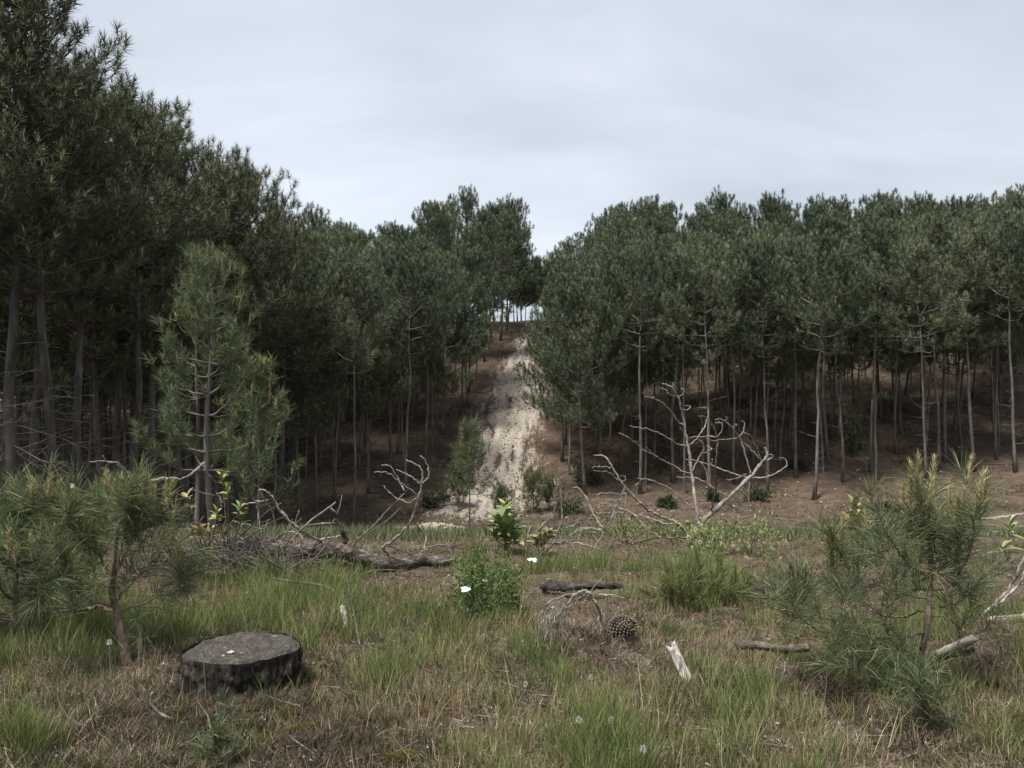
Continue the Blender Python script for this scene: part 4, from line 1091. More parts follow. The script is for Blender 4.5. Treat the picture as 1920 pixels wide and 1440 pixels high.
def young_pine(label, base, H, R, seed, nl, nw, n, step, mats, cb=0.15, whorl=0.45, r0=None, candle=0.0, lean=(0, 0), group=None, name='young_pine', el0=8, parts=True):
    """open young pine: whorls of up-curving branches, each branch with its needles and candle"""
    r = np.random.default_rng(seed)
    o = thing(name, label, 'young pine', base, group)
    r0 = r0 or H * 0.012 + 0.004
    stem = spline(np.array([[0, 0, -0.05], [r.normal(0, .02) * H + lean[0] * .3, r.normal(0, .02) * H, H * 0.35], [lean[0] * .7, r.normal(0, .015) * H, H * 0.7], [lean[0], lean[1], H]]), 24)
    part('trunk', MB().add(*tube(stem, np.linspace(r0, r0 * 0.25, 24), 8, True, 0.06, r)).mesh('trunk', [mats[0]], (0, 0, 0), True), o)
    z = H * cb; rest = MB(); restn = MB()
    while z < H * 0.97:
        t = (z / H - cb) / (1 - cb)
        k = r.integers(3, 6); a0 = r.random() * 6.28
        q = np.array([np.interp(z, stem[:, 2], stem[:, 0]), np.interp(z, stem[:, 2], stem[:, 1]), z])
        for j in range(k):
            az = a0 + j * 6.283 / k + r.normal(0, 0.3)
            Lb = R * ((1 - t) ** 0.75 * 0.9 + 0.12) * (0.6 + 0.6 * r.random())
            el = math.radians(el0 + 30 * t + r.normal(0, 9))
            h = np.array([math.cos(az), math.sin(az), 0]); s = np.linspace(0, 1, 10)[:, None]
            p = q + h * Lb * math.cos(el) * (s - 0.15 * s ** 3) + np.array([0, 0, 1]) * Lb * (math.sin(el) * s + 0.42 * s ** 2.4)
            p[1:] += np.cumsum(r.normal(0, 0.012 * Lb, (9, 3)), 0)
            tw = tube(p, np.linspace(max(r0 * 0.34, 0.003), 0.003, 10), 5, False)
            (nV, nF), C, A = dress(p, r, nl, nw, n, nl * 0.9, step, 0.45 if Lb > 0.5 else 0.25, 0.8, 0.3, 1 if nw > 0.006 else 2)
            if parts:
                bo = part('branch', MB().add(*tw).mesh('branch', [mats[0]], (0, 0, 0), True), o)
                part('needles', MB().add(nV, nF).mesh('needles', [mats[1]]), bo)
                if candle and r.random() < 0.85:
                    p1 = p[-1] + np.array([0, 0, candle]) * r.uniform(0.6, 1.2) + h * candle * 0.15
                    part('candle', candle_meshes(p[-1], p1, r, candle * 0.05, candle * 0.3, 40).mesh('candle', [MT['candle_bark'], MT['needle_gold']]), bo)
            else: rest.add(*tw); restn.add(nV, nF)
        z += whorl * (0.8 + 0.4 * r.random()) * (1 - 0.35 * t)
    tip = stem[-1]
    tV, tF = needles(np.array([tip - [0, 0, nl * .8], tip - [0, 0, nl * .3]]), np.array([[0, 0, 1.0], [0, 0, 1.0]]), n * 2, nl, nl, nw, 15, 65, r, 1)
    if parts: part('leader', MB().add(tV, tF).mesh('leader', [mats[1]]), o)
    else:
        restn.add(tV, tF); part('limb', rest.mesh('limb', [mats[0]], (0, 0, 0), True), o); part('crown', restn.mesh('crown', [mats[1]]), o)
    if candle and parts: part('candle', candle_meshes(tip, tip + np.array([0, 0, candle * 1.3]), r, candle * 0.06, candle * 0.3, 50).mesh('candle', [MT['candle_bark'], MT['needle_gold']]), o)
    return o
YM = (MT['bark_far'], MT['needle_young'])
SM = (MT['bark_sapling'], MT['needle_sapling'])
MT['broom'] = mat_blades('broom_strands', [(0.0, (0.085, 0.11, 0.04)), (0.6, (0.155, 0.185, 0.07)), (1.0, (0.27, 0.27, 0.13))], 0.25)
BM = (MT['bark_sapling'], MT['broom'])
g = on_ground(398, 14.0)
young_pine('light green young pine with pale candles standing before the dark left stand', g, 4.85, 1.45, 501, 0.18, 0.011, 32, 0.12, YM, 0.24, 0.36, 0.065, 0.20, el0=-4)
young_pine('slender second stem of light needles just left of the candled young pine', on_ground(368, 14.6), 4.6, 0.8, 509, 0.18, 0.015, 18, 0.16, YM, 0.55, 0.5, 0.05, 0.15)
young_pine('shaggy low young pine with reddish upright candles right of the tall young pine', on_ground(485, 13.6), 2.75, 0.8, 502, 0.18, 0.014, 20, 0.12, YM, 0.18, 0.3, 0.03, 0.22, el0=25)
young_pine('thin stemmed little pine in front of the sandy track foot', on_ground(880, 12.2), 1.55, 0.36, 503, 0.13, 0.007, 32, 0.07, SM, 0.42, 0.2, 0.014, 0.08, el0=20)
young_pine('broad green pine sapling with golden tips cut off by the left edge', on_ground(28, 5.4), 0.80, 0.60, 504, 0.15, 0.0032, 52, 0.08, SM, 0.2, 0.17, 0.026, 0.14, el0=15)
def broom():
    g = on_ground(1312, 6.4); r = np.random.default_rng(505)
    o = thing('broom_clump', 'spreading feathery yellow green broom clump below the leaning dead limb', 'shrub', g)
    st = MB(); C = []; A = []
    for k in range(46):
        a = r.random() * 6.283; q = math.sqrt(r.random())
        b0 = np.array([math.cos(a) * 0.24 * q, math.sin(a) * 0.18 * q, 0]); b0[2] = gz(g[0] + b0[0], g[1] + b0[1]) - g[2] - 0.02
        e = b0 + np.array([math.cos(a) * q * 0.13 + r.normal(0, .05), math.sin(a) * q * 0.1 + r.normal(0, .05), r.uniform(0.16, 0.40) * (1.1 - 0.5 * q)])
        p = spline(np.array([b0, (b0 + e) / 2 + r.normal(0, .012, 3), e]), 8)
        st.add(*tube(p, np.linspace(0.0035, 0.0015, 8), 4, False))
        for f in np.linspace(0.25, 1, 5): C.append(b0 + (e - b0) * f); A.append((e - b0) * 1.6 + r.normal(0, .12, 3))
    part('stems', st.mesh('stems', [MT['bark_sapling']], (0, 0, 0), True), o)
    part('foliage', MB().add(*needles(np.array(C), np.array(A), 26, 0.06, 0.12, 0.0038, 10, 38, r, 2, 0.05)).mesh('foliage', [MT['broom']]), o)
broom()
young_pine('tiny dark pine seedling low in front of the stump', on_ground(408, 3.5), 0.12, 0.09, 506, 0.06, 0.0032, 20, 0.03, SM, 0.15, 0.07, 0.006, 0.0, el0=35, name='pine_seedling')
young_pine('tufted pine seedling at the foot of the right sapling', on_ground(1730, 4.0), 0.14, 0.16, 507, 0.14, 0.0036, 20, 0.06, SM, 0.2, 0.08, 0.007, 0.05, el0=25, name='pine_seedling')
lowp = [(858, 955, 1.9, 0.75, 'left of the pale sand'), (1000, 962, 1.45, 0.95, 'in the middle of the track foot'), (940, 968, 1.0, 0.6, 'on the sand left of the dark bush'), (1030, 955, 1.2, 0.7, 'right of the pale sand')]
for k, (u, v, H, R, w) in enumerate(lowp):
    young_pine('bushy little pine at the track foot, %s' % w, ground_at(u, v), H, R, 520 + k, 0.20, 0.022, 22, 0.16, (MT['bark_far'], MT['needle_sapling']), 0.1, 0.22, 0.03, 0.0, el0=20, group='little pines at the track foot', parts=False)

# ------------------------------------------------------------------ leafy bushes, broad-leaved saplings, flowers
MT['leaf_bush'] = mat_blades('rockrose_leaves', [(0.0, (0.045, 0.075, 0.026)), (0.6, (0.095, 0.145, 0.045)), (1.0, (0.19, 0.24, 0.085))], 0.25)
MT['leaf_bramble'] = mat_blades('bramble_leaves', [(0.0, (0.10, 0.125, 0.05)), (0.6, (0.21, 0.24, 0.10)), (1.0, (0.36, 0.38, 0.19))], 0.25)
MT['leaf_scrub'] = mat_blades('dark_scrub_leaves', [(0.0, (0.030, 0.040, 0.022)), (1.0, (0.085, 0.100, 0.050))], 0.1)
MT['leaf_scrub_yellow'] = mat_blades('yellowish_scrub_leaves', [(0.0, (0.10, 0.105, 0.045)), (1.0, (0.19, 0.185, 0.085))], 0.1)
def mat_leaf(name, a, b, gloss=0.35):
    m = Mat(name, gloss, 0.5)
    oi = m.node('ShaderNodeObjectInfo')
    c = m.ramp(oi.outputs['Random'], [(0, a), (1, b)])
    f = m.noise(25, 3)
    m.base(m.mix(m.ramp(f, [(0.4, (0, 0, 0)), (0.7, (1, 1, 1))]), c, m.mix(0.35, c, (0.05, 0.08, 0.02))))
    return m.m
MT['leaf_glossy'] = mat_leaf('glossy_green_leaf', (0.12, 0.165, 0.055), (0.28, 0.31, 0.12))
MT['leaf_lime'] = mat_leaf('lime_green_leaf', (0.15, 0.195, 0.05), (0.26, 0.31, 0.09))
MT['leaf_bronze'] = mat_leaf('bronze_green_leaf', (0.17, 0.13, 0.045), (0.27, 0.22, 0.075))
MT['petal'] = mat_bark('white_petal', (0.40, 0.40, 0.37), (0.50, 0.50, 0.47), (0.57, 0.57, 0.54), 40, (1, 1, 1), 0.1, 0.001)
MT['stamen'] = mat_bark('yellow_stamens', (0.45, 0.32, 0.04), (0.6, 0.45, 0.06), (0.7, 0.55, 0.1), 200, (1, 1, 1), 0.1, 0.001)

def leaf_mesh(mat, L=1.0, w=0.42, curl=0.18):
    t = np.linspace(0, 1, 6); prof = np.sin(np.pi * np.clip(t * 0.92 + 0.04, 0, 1)) ** 0.7 * w / 2
    prof[0] = 0.02; prof[-1] = 0.005
    mid = np.column_stack([t * L, 0 * t, -curl * t ** 2 * L])
    lft = mid + np.column_stack([0 * t, prof, prof * 0.35]); rgt = mid + np.column_stack([0 * t, -prof, prof * 0.35])
    V = np.vstack([lft, mid, rgt]); i = np.arange(5)
    Q = np.vstack([np.stack([i + 6, i + 7, i + 1, i], -1), np.stack([i + 12, i + 13, i + 7, i + 6], -1)])
    return mesh_np('leaf', V, [Q], [mat], smooth=True)
LEAF = {k: leaf_mesh(MT[k]) for k in ('leaf_glossy', 'leaf_lime', 'leaf_bronze')}
LEAFN = {'leaf_palmlike': leaf_mesh(MT['leaf_glossy'], 1.0, 0.22, 0.35)}

def broad_sapling(label, base, clusters, mat, leaf_len, seed, name='broadleaf_sapling', stem_mat='bark_sapling', nleaf=9, mesh=None, r0=0.008):
    """clusters: world points carrying a whorl of leaves; a stem runs from the foot to each"""
    r = np.random.default_rng(seed)
    o = thing(name, label, 'sapling', base)
    for c in clusters:
        q = np.asarray(c) - base
        mid = q * 0.5 * np.array([0.7, 0.7, 1.0]) + r.normal(0, 0.01, 3)
        part('stem', MB().add(*tube(spline(np.array([[0, 0, -0.03], mid, q]), 10), np.linspace(r0, r0 * 0.45, 10), 6)).mesh('stem', [MT[stem_mat]], (0, 0, 0), True), o)
        for k in range(nleaf):
            t = k / nleaf
            lf = part('leaf', mesh or LEAF[mat], o)
            lf.location = tuple(q * (1 - 0.42 * t * min(1, 0.25 / max(np.linalg.norm(q), 0.05))))
            lf.rotation_euler = (r.normal(0, 0.3), -math.radians(62 - 55 * t + r.normal(0, 12)), k * 2.4 + r.normal(0, 0.2))
            s = leaf_len * (0.7 + 0.5 * r.random()); lf.scale = (s, s, s)
    return o
def PP(u, v, d): return P(u, v, d)
bg = on_ground(948, 8.6)
broad_sapling('glossy green broad-leaved sapling standing upright before the track foot', bg, [PP(948, 952, 8.6), PP(935, 975, 8.5), PP(962, 980, 8.7), PP(944, 1000, 8.55), PP(925, 1002, 8.6), PP(970, 1006, 8.55), PP(950, 985, 8.45)], 'leaf_glossy', 0.165, 601, nleaf=14)
bg = on_ground(1016, 8.9)
broad_sapling('bronze leaved low sapling just right of the glossy green one', bg, [PP(1012, 995, 8.9), PP(1022, 1010, 8.8), PP(1005, 1018, 8.9), PP(1030, 1000, 9.0)], 'leaf_bronze', 0.11, 602, nleaf=12)
bg = on_ground(432, 7.7)
broad_sapling('thin sapling with lime green leaf clusters beside the twig heap', bg, [PP(416, 892, 7.7), PP(426, 918, 7.6), PP(450, 950, 7.6), PP(455, 968, 7.7), PP(405, 960, 7.6)], 'leaf_lime', 0.09, 603, nleaf=12)
bg = on_ground(392, 7.5)
broad_sapling('dark bronze leafed sapling squeezed beside the golden tipped pine sapling', bg, [PP(350, 932, 7.4), PP(372, 985, 7.4), PP(395, 990, 7.5), PP(360, 1000, 7.4)], 'leaf_bronze', 0.09, 604, nleaf=12)
bg = on_ground(1604, 6.6)
broad_sapling('bronze tipped broad-leaved sapling behind the left side of the right pine sapling', bg, [PP(1602, 948, 6.6), PP(1615, 965, 6.6), PP(1596, 975, 6.5), PP(1610, 1000, 6.6), PP(1552, 1003, 6.5), PP(1562, 1020, 6.5)], 'leaf_bronze', 0.12, 605, nleaf=13)
bg = on_ground(1893, 8.2)
broad_sapling('lime green rosette of narrow leaves on a thin stem by the right edge', bg, [PP(1893, 985, 8.2), PP(1878, 1025, 8.1)], 'leaf_lime', 0.17, 606, nleaf=11, mesh=LEAFN['leaf_palmlike'])

def bush(name, label, base, R, H, n, L, mat, seed, flat=0.8, stems=14, cat='bush', stem_mat='dead_dark', clump=26):
    """leaf clumps through the volume of an uneven dome on woody stems"""
    r = np.random.default_rng(seed)
    o = thing(name, label, cat, base)
    th = r.random(clump) * 6.283; ph = np.arccos(r.random(clump) * 0.95); rad = 0.55 + 0.45 * r.random(clump)
    cc = np.column_stack([np.cos(th) * np.sin(ph) * R * rad, np.sin(th) * np.sin(ph) * R * rad, np.cos(ph) * H * rad * 0.9 + 0.08 * H])
    st = MB()
    for c in cc[:max(stems, 1)]:
        st.add(*tube(spline(np.array([[0, 0, -0.02], c * [0.4, 0.4, 0.55] + r.normal(0, 0.02 * R, 3), c]), 7), np.linspace(0.018, 0.006, 7) * R, 5, False))
    part('stems', st.mesh('stems', [MT[stem_mat]], (0, 0, 0), True), o)
    idx = r.integers(0, clump, n)
    C = cc[idx] + r.normal(0, 0.16, (n, 3)) * [R, R, H]
    C[:, 2] = np.maximum(C[:, 2], 0.01)
    D = nrm(C - cc[idx] + r.normal(0, 0.4, (n, 3)) * R + [0, 0, 0.35 * R])
    part('foliage', MB().add(*leaves(C, D, L * (0.6 + 0.8 * r.random(n)), L * 0.42, r)).mesh('foliage', [MT[mat]]), o)
    return o
def flower(parent, pos, s, tilt, seed):
    r = np.random.default_rng(seed)
    fo = part('flower', MB().add(*needles(np.zeros((1, 3)), np.array([[0, 0, 1.0]]), 40, 0.004, s * 0.32, s * 0.05, 5, 75, r)).mesh('flower', [MT['stamen']]), parent)
    fo.location = tuple(pos); fo.rotation_euler = tilt
    t = np.linspace(0, 1, 5); w = np.sin(np.pi * (0.12 + 0.76 * t)) ** 0.8 * 0.52 * s
    mid = np.column_stack([t * s, 0 * t, 0.28 * s * np.sin(t * 1.8)])
    V = np.vstack([mid + np.column_stack([0 * t, w, 0.10 * s * t]), mid, mid - np.column_stack([0 * t, w, -0.10 * s * t])]); i = np.arange(4)
    Q = np.vstack([np.stack([i + 5, i + 6, i + 1, i], -1), np.stack([i + 10, i + 11, i + 6, i + 5], -1)])
    me = mesh_np('petal', V, [Q], [MT['petal']], smooth=True)
    for k in range(5):
        p = part('petal', me, fo); p.rotation_euler = (r.normal(0, 0.1), r.normal(0, 0.12), k * 1.2566); p.location = (0, 0, 0.0015 * k)
g = on_ground(915, 6.0)
cb_ = bush('rockrose_bush', 'leafy green bush with a few large white flowers in the middle of the heath', g, 0.27, 0.44, 3400, 0.032, 'leaf_bush', 611, clump=44)
for k, (u, v, d, s) in enumerate([(873, 1108, 5.8, 0.038), (997, 1053, 6.0, 0.038), (908, 1090, 5.8, 0.016)]):
    flower(cb_, P(u, v, d) - g, s, (math.radians(18), math.radians(-8 + 10 * k), 0.4), 620 + k)
st = MB(); a = P(997, 1056, 6.0) - g
st.add(*tube(spline(np.array([[0.15, 0, 0.1], a * [0.8, 0.8, 0.6], a]), 8), 0.003, 5, False)); part('flower_stem', st.mesh('flower_stem', [MT['dead_dark']], (0, 0, 0), True), cb_)
g = on_ground(70, 6.4)
cb2 = bush('rockrose_bush', 'tall pale green bush with white flowers behind the left edge saplings', g, 0.5, 0.75, 3200, 0.036, 'leaf_bush', 612, clump=40)
for k, (u, v, d, s) in enumerate([(63, 1008, 6.0, 0.032), (57, 968, 6.1, 0.024), (135, 912, 6.3, 0.022)]):
    flower(cb2, P(u, v, d) - g, s, (math.radians(60), 0.2 * k, 0.4), 630 + k)
bush('bramble_bush', 'pale leaved bramble climbing over the foot of the leaning dead limb', on_ground(1312, 9.0), 0.34, 0.36, 800, 0.045, 'leaf_bramble', 613, clump=26)
bush('bramble_bush', 'pale leaved bramble spray arching right of the dead limb', on_ground(1405, 8.9), 0.32, 0.42, 520, 0.05, 'leaf_bramble', 614, clump=16)
scrub = [(1062, 966, 0.75, 0.75, 'dark rounded scrub bush right of the track foot', 0), (1250, 950, 0.38, 0.42, 'small dark scrub on bare litter behind the bleached limb', 0), (1336, 940, 0.28, 0.4, 'little dark scrub tuft left of the leaning limb top', 0), (1178, 1022, 0.75, 0.4, 'low yellowish scrub mound in the clearing', 1),
         (1424, 938, 0.55, 0.55, 'ragged dark scrub below the front pines', 0), (1604, 850, 0.9, 1.9, 'tall dark conical scrub among the right-hand stems', 0), (1500, 880, 0.6, 0.5, 'dark low scrub by a bare stem in the right wood', 0), (1690, 968, 0.5, 0.35, 'dark scrub patch beyond the right sapling', 0), (1655, 958, 0.4, 0.3, 'small scrub clump beside the sandy strip', 0), (1100, 905, 0.8, 0.8, 'dark scrub under the low pines right of the track', 0), (815, 950, 0.7, 0.7, 'scrub at the wood edge left of the track foot', 0)]
for k, (u, v, R, H, lb, m) in enumerate(scrub):
    bush('scrub_bush', lb, ground_at(u, v), R, H, int(420 * R / 0.5 + 300), max(0.03, 0.0040 * ground_at(u, v)[1]), 'leaf_scrub_yellow' if m else 'leaf_scrub', 640 + k, stems=6, clump=18)

# seed heads on thin stalks
for k, (u, v, d, lb) in enumerate([(985, 1285, 4.35, 'white fluffy seed head in the middle of the grass'), (1108, 1284, 4.4, 'large white seed head left of the white stake'), (1085, 1352, 3.75, 'bright white seed head low in the green grass'), (1146, 1352, 3.75, 'smaller white seed head right of the bright one'), (1206, 1406, 3.45, 'white seed head near the bottom edge'), (205, 1206, 4.5, 'cream seed head left of the bare sapling stem')]):
    c = P(u, v, d); b = np.array([c[0], c[1], gz(c[0], c[1])])
    if c[2] < b[2] + 0.04: c[2] = b[2] + 0.04
    r = np.random.default_rng(660 + k)
    o = thing('seed_head', lb, 'flower', b, 'white seed heads in the grass')
    q = c - b
    part('stalk', MB().add(*tube(spline(np.array([[0, 0, -0.02], q * 0.5 + r.normal(0, 0.008, 3), q]), 8), 0.0018, 5)).mesh('stalk', [MT['dead']], (0, 0, 0), True), o)
    part('head', MB().add(*needles(q[None], np.array([[0, 0, 1.0]]), 260, 0.008, 0.016, 0.0022, 10, 125, r)).mesh('head', [MT['petal']]), o)

# moss cushions
MT['moss'] = mat_blades('golden_moss', [(0.0, (0.08, 0.058, 0.022)), (0.6, (0.15, 0.11, 0.042)), (1.0, (0.27, 0.21, 0.09))], 0.1)
for k, (u, v, s, lb) in enumerate([(512, 1398, 0.055, 'yellow moss cushion low in front of the stump'), (556, 1378, 0.075, 'rusty brown moss cushion right of the yellow one'), (535, 1345, 0.04, 'small golden moss patch at the stump foot'), (745, 1425, 0.05, 'pale golden moss patch at the bottom edge')]):
    g = ground_at(u, v); r = np.random.default_rng(670 + k); n = 1500
    th = r.random(n) * 6.283; q = np.sqrt(r.random(n)); X = np.cos(th) * q * s * 1.4; Y = np.sin(th) * q * s * 1.1
    Z = height(g[0] + X, g[1] + Y) - g[2] + s * 0.5 * np.sqrt(1 - q * q)
    D = nrm(np.column_stack([X / s * 0.6, Y / s * 0.6, np.full(n, 0.7)]) + r.normal(0, 0.35, (n, 3)))
    S = nrm(np.cross(D, r.normal(size=(n, 3)))) * 0.0022
    single('moss_cushion', MB().add(*strips(np.column_stack([X, Y, Z]) - D * 0.006, D, np.full((n, 1), 0.016), S)).mesh('moss_cushion', [MT['moss']]), g, lb, 'moss')

# ------------------------------------------------------------------ ground cover
MT['grass'] = mat_blades('green_grass', [(0.0, (0.070, 0.095, 0.030)), (0.5, (0.130, 0.165, 0.052)), (0.82, (0.23, 0.265, 0.100)), (1.0, (0.36, 0.33, 0.17))], 0.30, (1.6, (0.82, 0.86, 0.85)))
MT['straw'] = mat_blades('dry_straw_grass', [(0.0, (0.13, 0.115, 0.055)), (0.4, (0.23, 0.19, 0.10)), (0.8, (0.34, 0.28, 0.165)), (1.0, (0.46, 0.40, 0.28))], 0.25)
MT['straw_orange'] = mat_blades('orange_straw', [(0.0, (0.23, 0.145, 0.065)), (1.0, (0.42, 0.30, 0.16))], 0.25)
MT['heath'] = mat_blades('brown_heath', [(0.0, (0.028, 0.024, 0.017)), (0.45, (0.064, 0.052, 0.034)), (0.8, (0.105, 0.085, 0.055)), (0.94, (0.19, 0.15, 0.105)), (1.0, (0.14, 0.06, 0.045))], 0.12)
MT['litter'] = mat_blades('needle_litter', [(0.0, (0.055, 0.038, 0.028)), (0.4, (0.13, 0.092, 0.066)), (0.75, (0.24, 0.185, 0.14)), (1.0, (0.42, 0.37, 0.31))], 0.0)
MT['herb'] = mat_blades('grey_green_herbs', [(0.0, (0.070, 0.085, 0.042)), (0.6, (0.12, 0.14, 0.07)), (1.0, (0.20, 0.205, 0.12))], 0.2)

def region_weights(X, Y, patches):
    W = np.zeros(len(X))
    for (u, v, ru, rv, w) in patches:
        c = ground_at(u, v); rx = ru / F * c[1]; ry = max(rv * c[1] ** 2 / (F * 1.6), 0.12)
        W = np.maximum(W, w * np.exp(-(((X - c[0]) / rx) ** 2 + ((Y - c[1]) / ry) ** 2) ** 1.3))
    return W
GREEN = [(2130, 1200, 170, 120, 0.7), (-170, 1220, 170, 120, 0.7), (2050, 1420, 150, 90, 0.5), (560, 1130, 150, 70, 1.0), (470, 1092, 130, 30, 0.9), (620, 1210, 90, 55, 0.9), (745, 1262, 62, 40, 1.1), (640, 1068, 90, 20, 0.9), (1090, 1066, 190, 26, 1.1), (930, 1062, 110, 26, 0.8), (1270, 1085, 120, 60, 0.95), (880, 1405, 110, 50, 0.42), (1110, 1395, 100, 70, 0.5),
         (1420, 1400, 140, 60, 0.28), (1350, 1320, 130, 60, 0.45), (150, 1180, 200, 70, 0.85), (320, 1165, 120, 60, 0.85), (1880, 1190, 110, 90, 1.0), (1690, 1255, 160, 60, 0.7), (1010, 1245, 55, 25, 1.0), (930, 1320, 200, 80, 0.45), (30, 1400, 40, 40, 0.45), (1450, 1140, 150, 50, 0.45), (1650, 1180, 200, 60, 0.5), (780, 1180, 200, 60, 0.35)]
STRAW = [(2120, 1330, 220, 150, 0.7), (-160, 1340, 200, 150, 0.6), (850, 1270, 330, 140, 0.75), (1230, 1340, 330, 120, 0.6), (700, 1150, 200, 60, 0.7), (1010, 1150, 260, 60, 0.55), (1650, 1400, 330, 80, 0.4), (1330, 1160, 160, 70, 0.7), (1450, 1290, 150, 80, 0.8), (560, 1330, 120, 40, 0.4), (300, 1230, 250, 60, 0.35), (1560, 1060, 250, 40, 0.6), (60, 1260, 120, 60, 0.2)]
def scatter(n, seed, v0=978, v1=1600, u0=-330, u1=2250):
    r = np.random.default_rng(seed)
    v = r.uniform(v0, v1, n); u = r.uniform(u0, u1, n)
    Y = CAMZ * F / (v - HOR); X = (u - 960) / F * Y
    return X, Y, r
keep_off = lambda X, Y: ((X - stump_c[0]) ** 2 + (Y - stump_c[1]) ** 2) > 0.33 ** 2
def tufts(n_cand, patches, seed, blades, L, w, spread, lean, gain=1.0, floor=0.0, mat='grass', name='grass', label='', noise=2.2, hvar=0.5, taper=0.55):
    X, Y, r = scatter(n_cand, seed)
    W = region_weights(X, Y, patches)
    nz = fbm(X * noise, Y * noise, seed, 3)
    pr = np.clip((W * gain + floor) * np.clip((nz - 0.30) * 3.2, 0, 1.6), 0, 1)
    k = (r.random(n_cand) < pr) & keep_off(X, Y)
    X, Y, W = X[k], Y[k], W[k]
    m = len(X)
    rep_ = np.repeat(np.arange(m), blades); M = m * blades
    th = r.random(M) * 6.283; q = np.sqrt(r.random(M)) * spread
    bx, by = X[rep_] + np.cos(th) * q, Y[rep_] + np.sin(th) * q
    hz = (taper + (1 - taper) * np.clip(W, 0, 1))[rep_]
    sz = (0.7 + hvar * r.random(m))[rep_]
    base = np.column_stack([bx, by, height(bx, by) - 0.006])
    wind = r.normal(0, 0.12, (m, 2))[rep_]
    D = nrm(np.column_stack([np.cos(th) * lean * q / spread + wind[:, 0] + r.normal(0, 0.14, M), np.sin(th) * lean * q / spread + wind[:, 1] + r.normal(0, 0.14, M), np.ones(M)]))
    Ls = (L * hz * sz * (0.45 + 0.75 * r.random(M)))[:, None]
    bend = np.column_stack([np.cos(th), np.sin(th), -0.25 * np.ones(M)]) * (0.03 + 0.20 * r.random((M, 1)))
    wd = w * (0.7 + 0.6 * r.random(M)) * (0.75 + 0.05 * by)
    az = r.random(M) * 6.283
    S = np.column_stack([np.cos(az), np.sin(az), 0 * az]) * (wd / 2)[:, None]
    me = MB().add(*strips(base, D, Ls, S, 2, 0, r, bend)).mesh(name, [MT[mat]])
    tag(part(name, me), label, 'grass', None, 'stuff')
    return M
nb = 0
nb += tufts(24000, GREEN, 701, 18, 0.205, 0.0029, 0.05, 0.28, 0.9, 0.06, 'grass', 'grass', 'fresh green grass tufts growing over the heath', hvar=0.8)
nb += tufts(17000, STRAW, 702, 12, 0.17, 0.0026, 0.07, 0.35, 0.6, 0.08, 'straw', 'dry_grass', 'thin straw coloured dry grass among the green tufts')
nb += tufts(1800, [(1440, 1195, 55, 50, 1.0), (1400, 1255, 70, 40, 0.6), (700, 1120, 60, 25, 0.6), (800, 1330, 80, 25, 0.5)], 703, 30, 0.16, 0.0026, 0.06, 0.7, 1.2, 0.0, 'straw_orange', 'dry_grass', 'orange tinted dry straw patches near the cut log')
BROWN = [(2120, 1350, 260, 160, 0.8), (-160, 1350, 220, 160, 0.9), (250, 1340, 330, 110, 1.0), (700, 1400, 200, 60, 0.9), (1110, 1215, 150, 50, 0.9), (1600, 1320, 200, 90, 0.9), (1850, 1340, 160, 90, 0.9), (620, 1140, 120, 50, 0.5), (1180, 1170, 160, 40, 0.7), (50, 1260, 160, 60, 1.0), (1380, 1210, 100, 50, 0.5), (860, 1140, 120, 40, 0.6), (450, 1360, 200, 50, 0.8), (1250, 1280, 160, 50, 0.5)]
nb += tufts(11000, BROWN, 704, 26, 0.095, 0.0036, 0.05, 1.3, 0.9, 0.14, 'heath', 'heath_undergrowth', 'tangled brown heather tufts on the bare patches', 2.8)
nb += tufts(9000, BROWN, 705, 15, 0.11, 0.0030, 0.06, 1.5, 0.8, 0.12, 'litter', 'dead_undergrowth', 'grey and tan dead stems lying tangled on the bare patches', 2.8)
nb += tufts(420, STRAW, 706, 3, 0.42, 0.0036, 0.02, 0.3, 0.8, 0.25, 'straw', 'dry_grass', 'tall single dry stalks standing above the grass', 2.2)
# brown heath sprigs and needle litter everywhere in the foreground
def sprigs(n, seed, L, w, mat, name, label, flat, noise, lo, hi, cat, per=1, spread=0.03, kind='stuff'):
    X, Y, r = scatter(n, seed)
    nz = fbm(X * noise, Y * noise, seed, 3)
    k = (r.random(n) < np.clip((nz - lo) / (hi - lo), 0, 1)) & keep_off(X, Y)
    X, Y = np.repeat(X[k], per), np.repeat(Y[k], per); m = len(X)
    X = X + r.normal(0, spread, m); Y = Y + r.normal(0, spread, m)
    D = nrm(np.column_stack([r.normal(0, 1, m), r.normal(0, 1, m), np.abs(r.normal(0, flat, m))]))
    base = np.column_stack([X, Y, height(X, Y) + (0.002 if flat < 0.5 else -0.003)])
    S = nrm(np.cross(D, r.normal(size=(m, 3)))) * (w * (0.6 + 0.8 * r.random(m)) * (0.7 + 0.06 * Y) / 2)[:, None]
    tag(part(name, MB().add(*strips(base, D, (L * (0.4 + 0.9 * r.random(m)))[:, None], S, 1)).mesh(name, [MT[mat]])), label, cat, None, kind)
    return m
nb += sprigs(34000, 711, 0.065, 0.0060, 'heath', 'heath_undergrowth', 'short brown and olive heath sprigs covering the ground', 1.1, 1.3, 0.25, 0.55, 'heath', 7, 0.03)
nb += sprigs(26000, 712, 0.075, 0.0032, 'litter', 'pine_litter', 'fallen needles and small dry stems strewn over the ground', 0.22, 1.1, 0.2, 0.6, 'litter', 4, 0.05)
print('blades', nb)
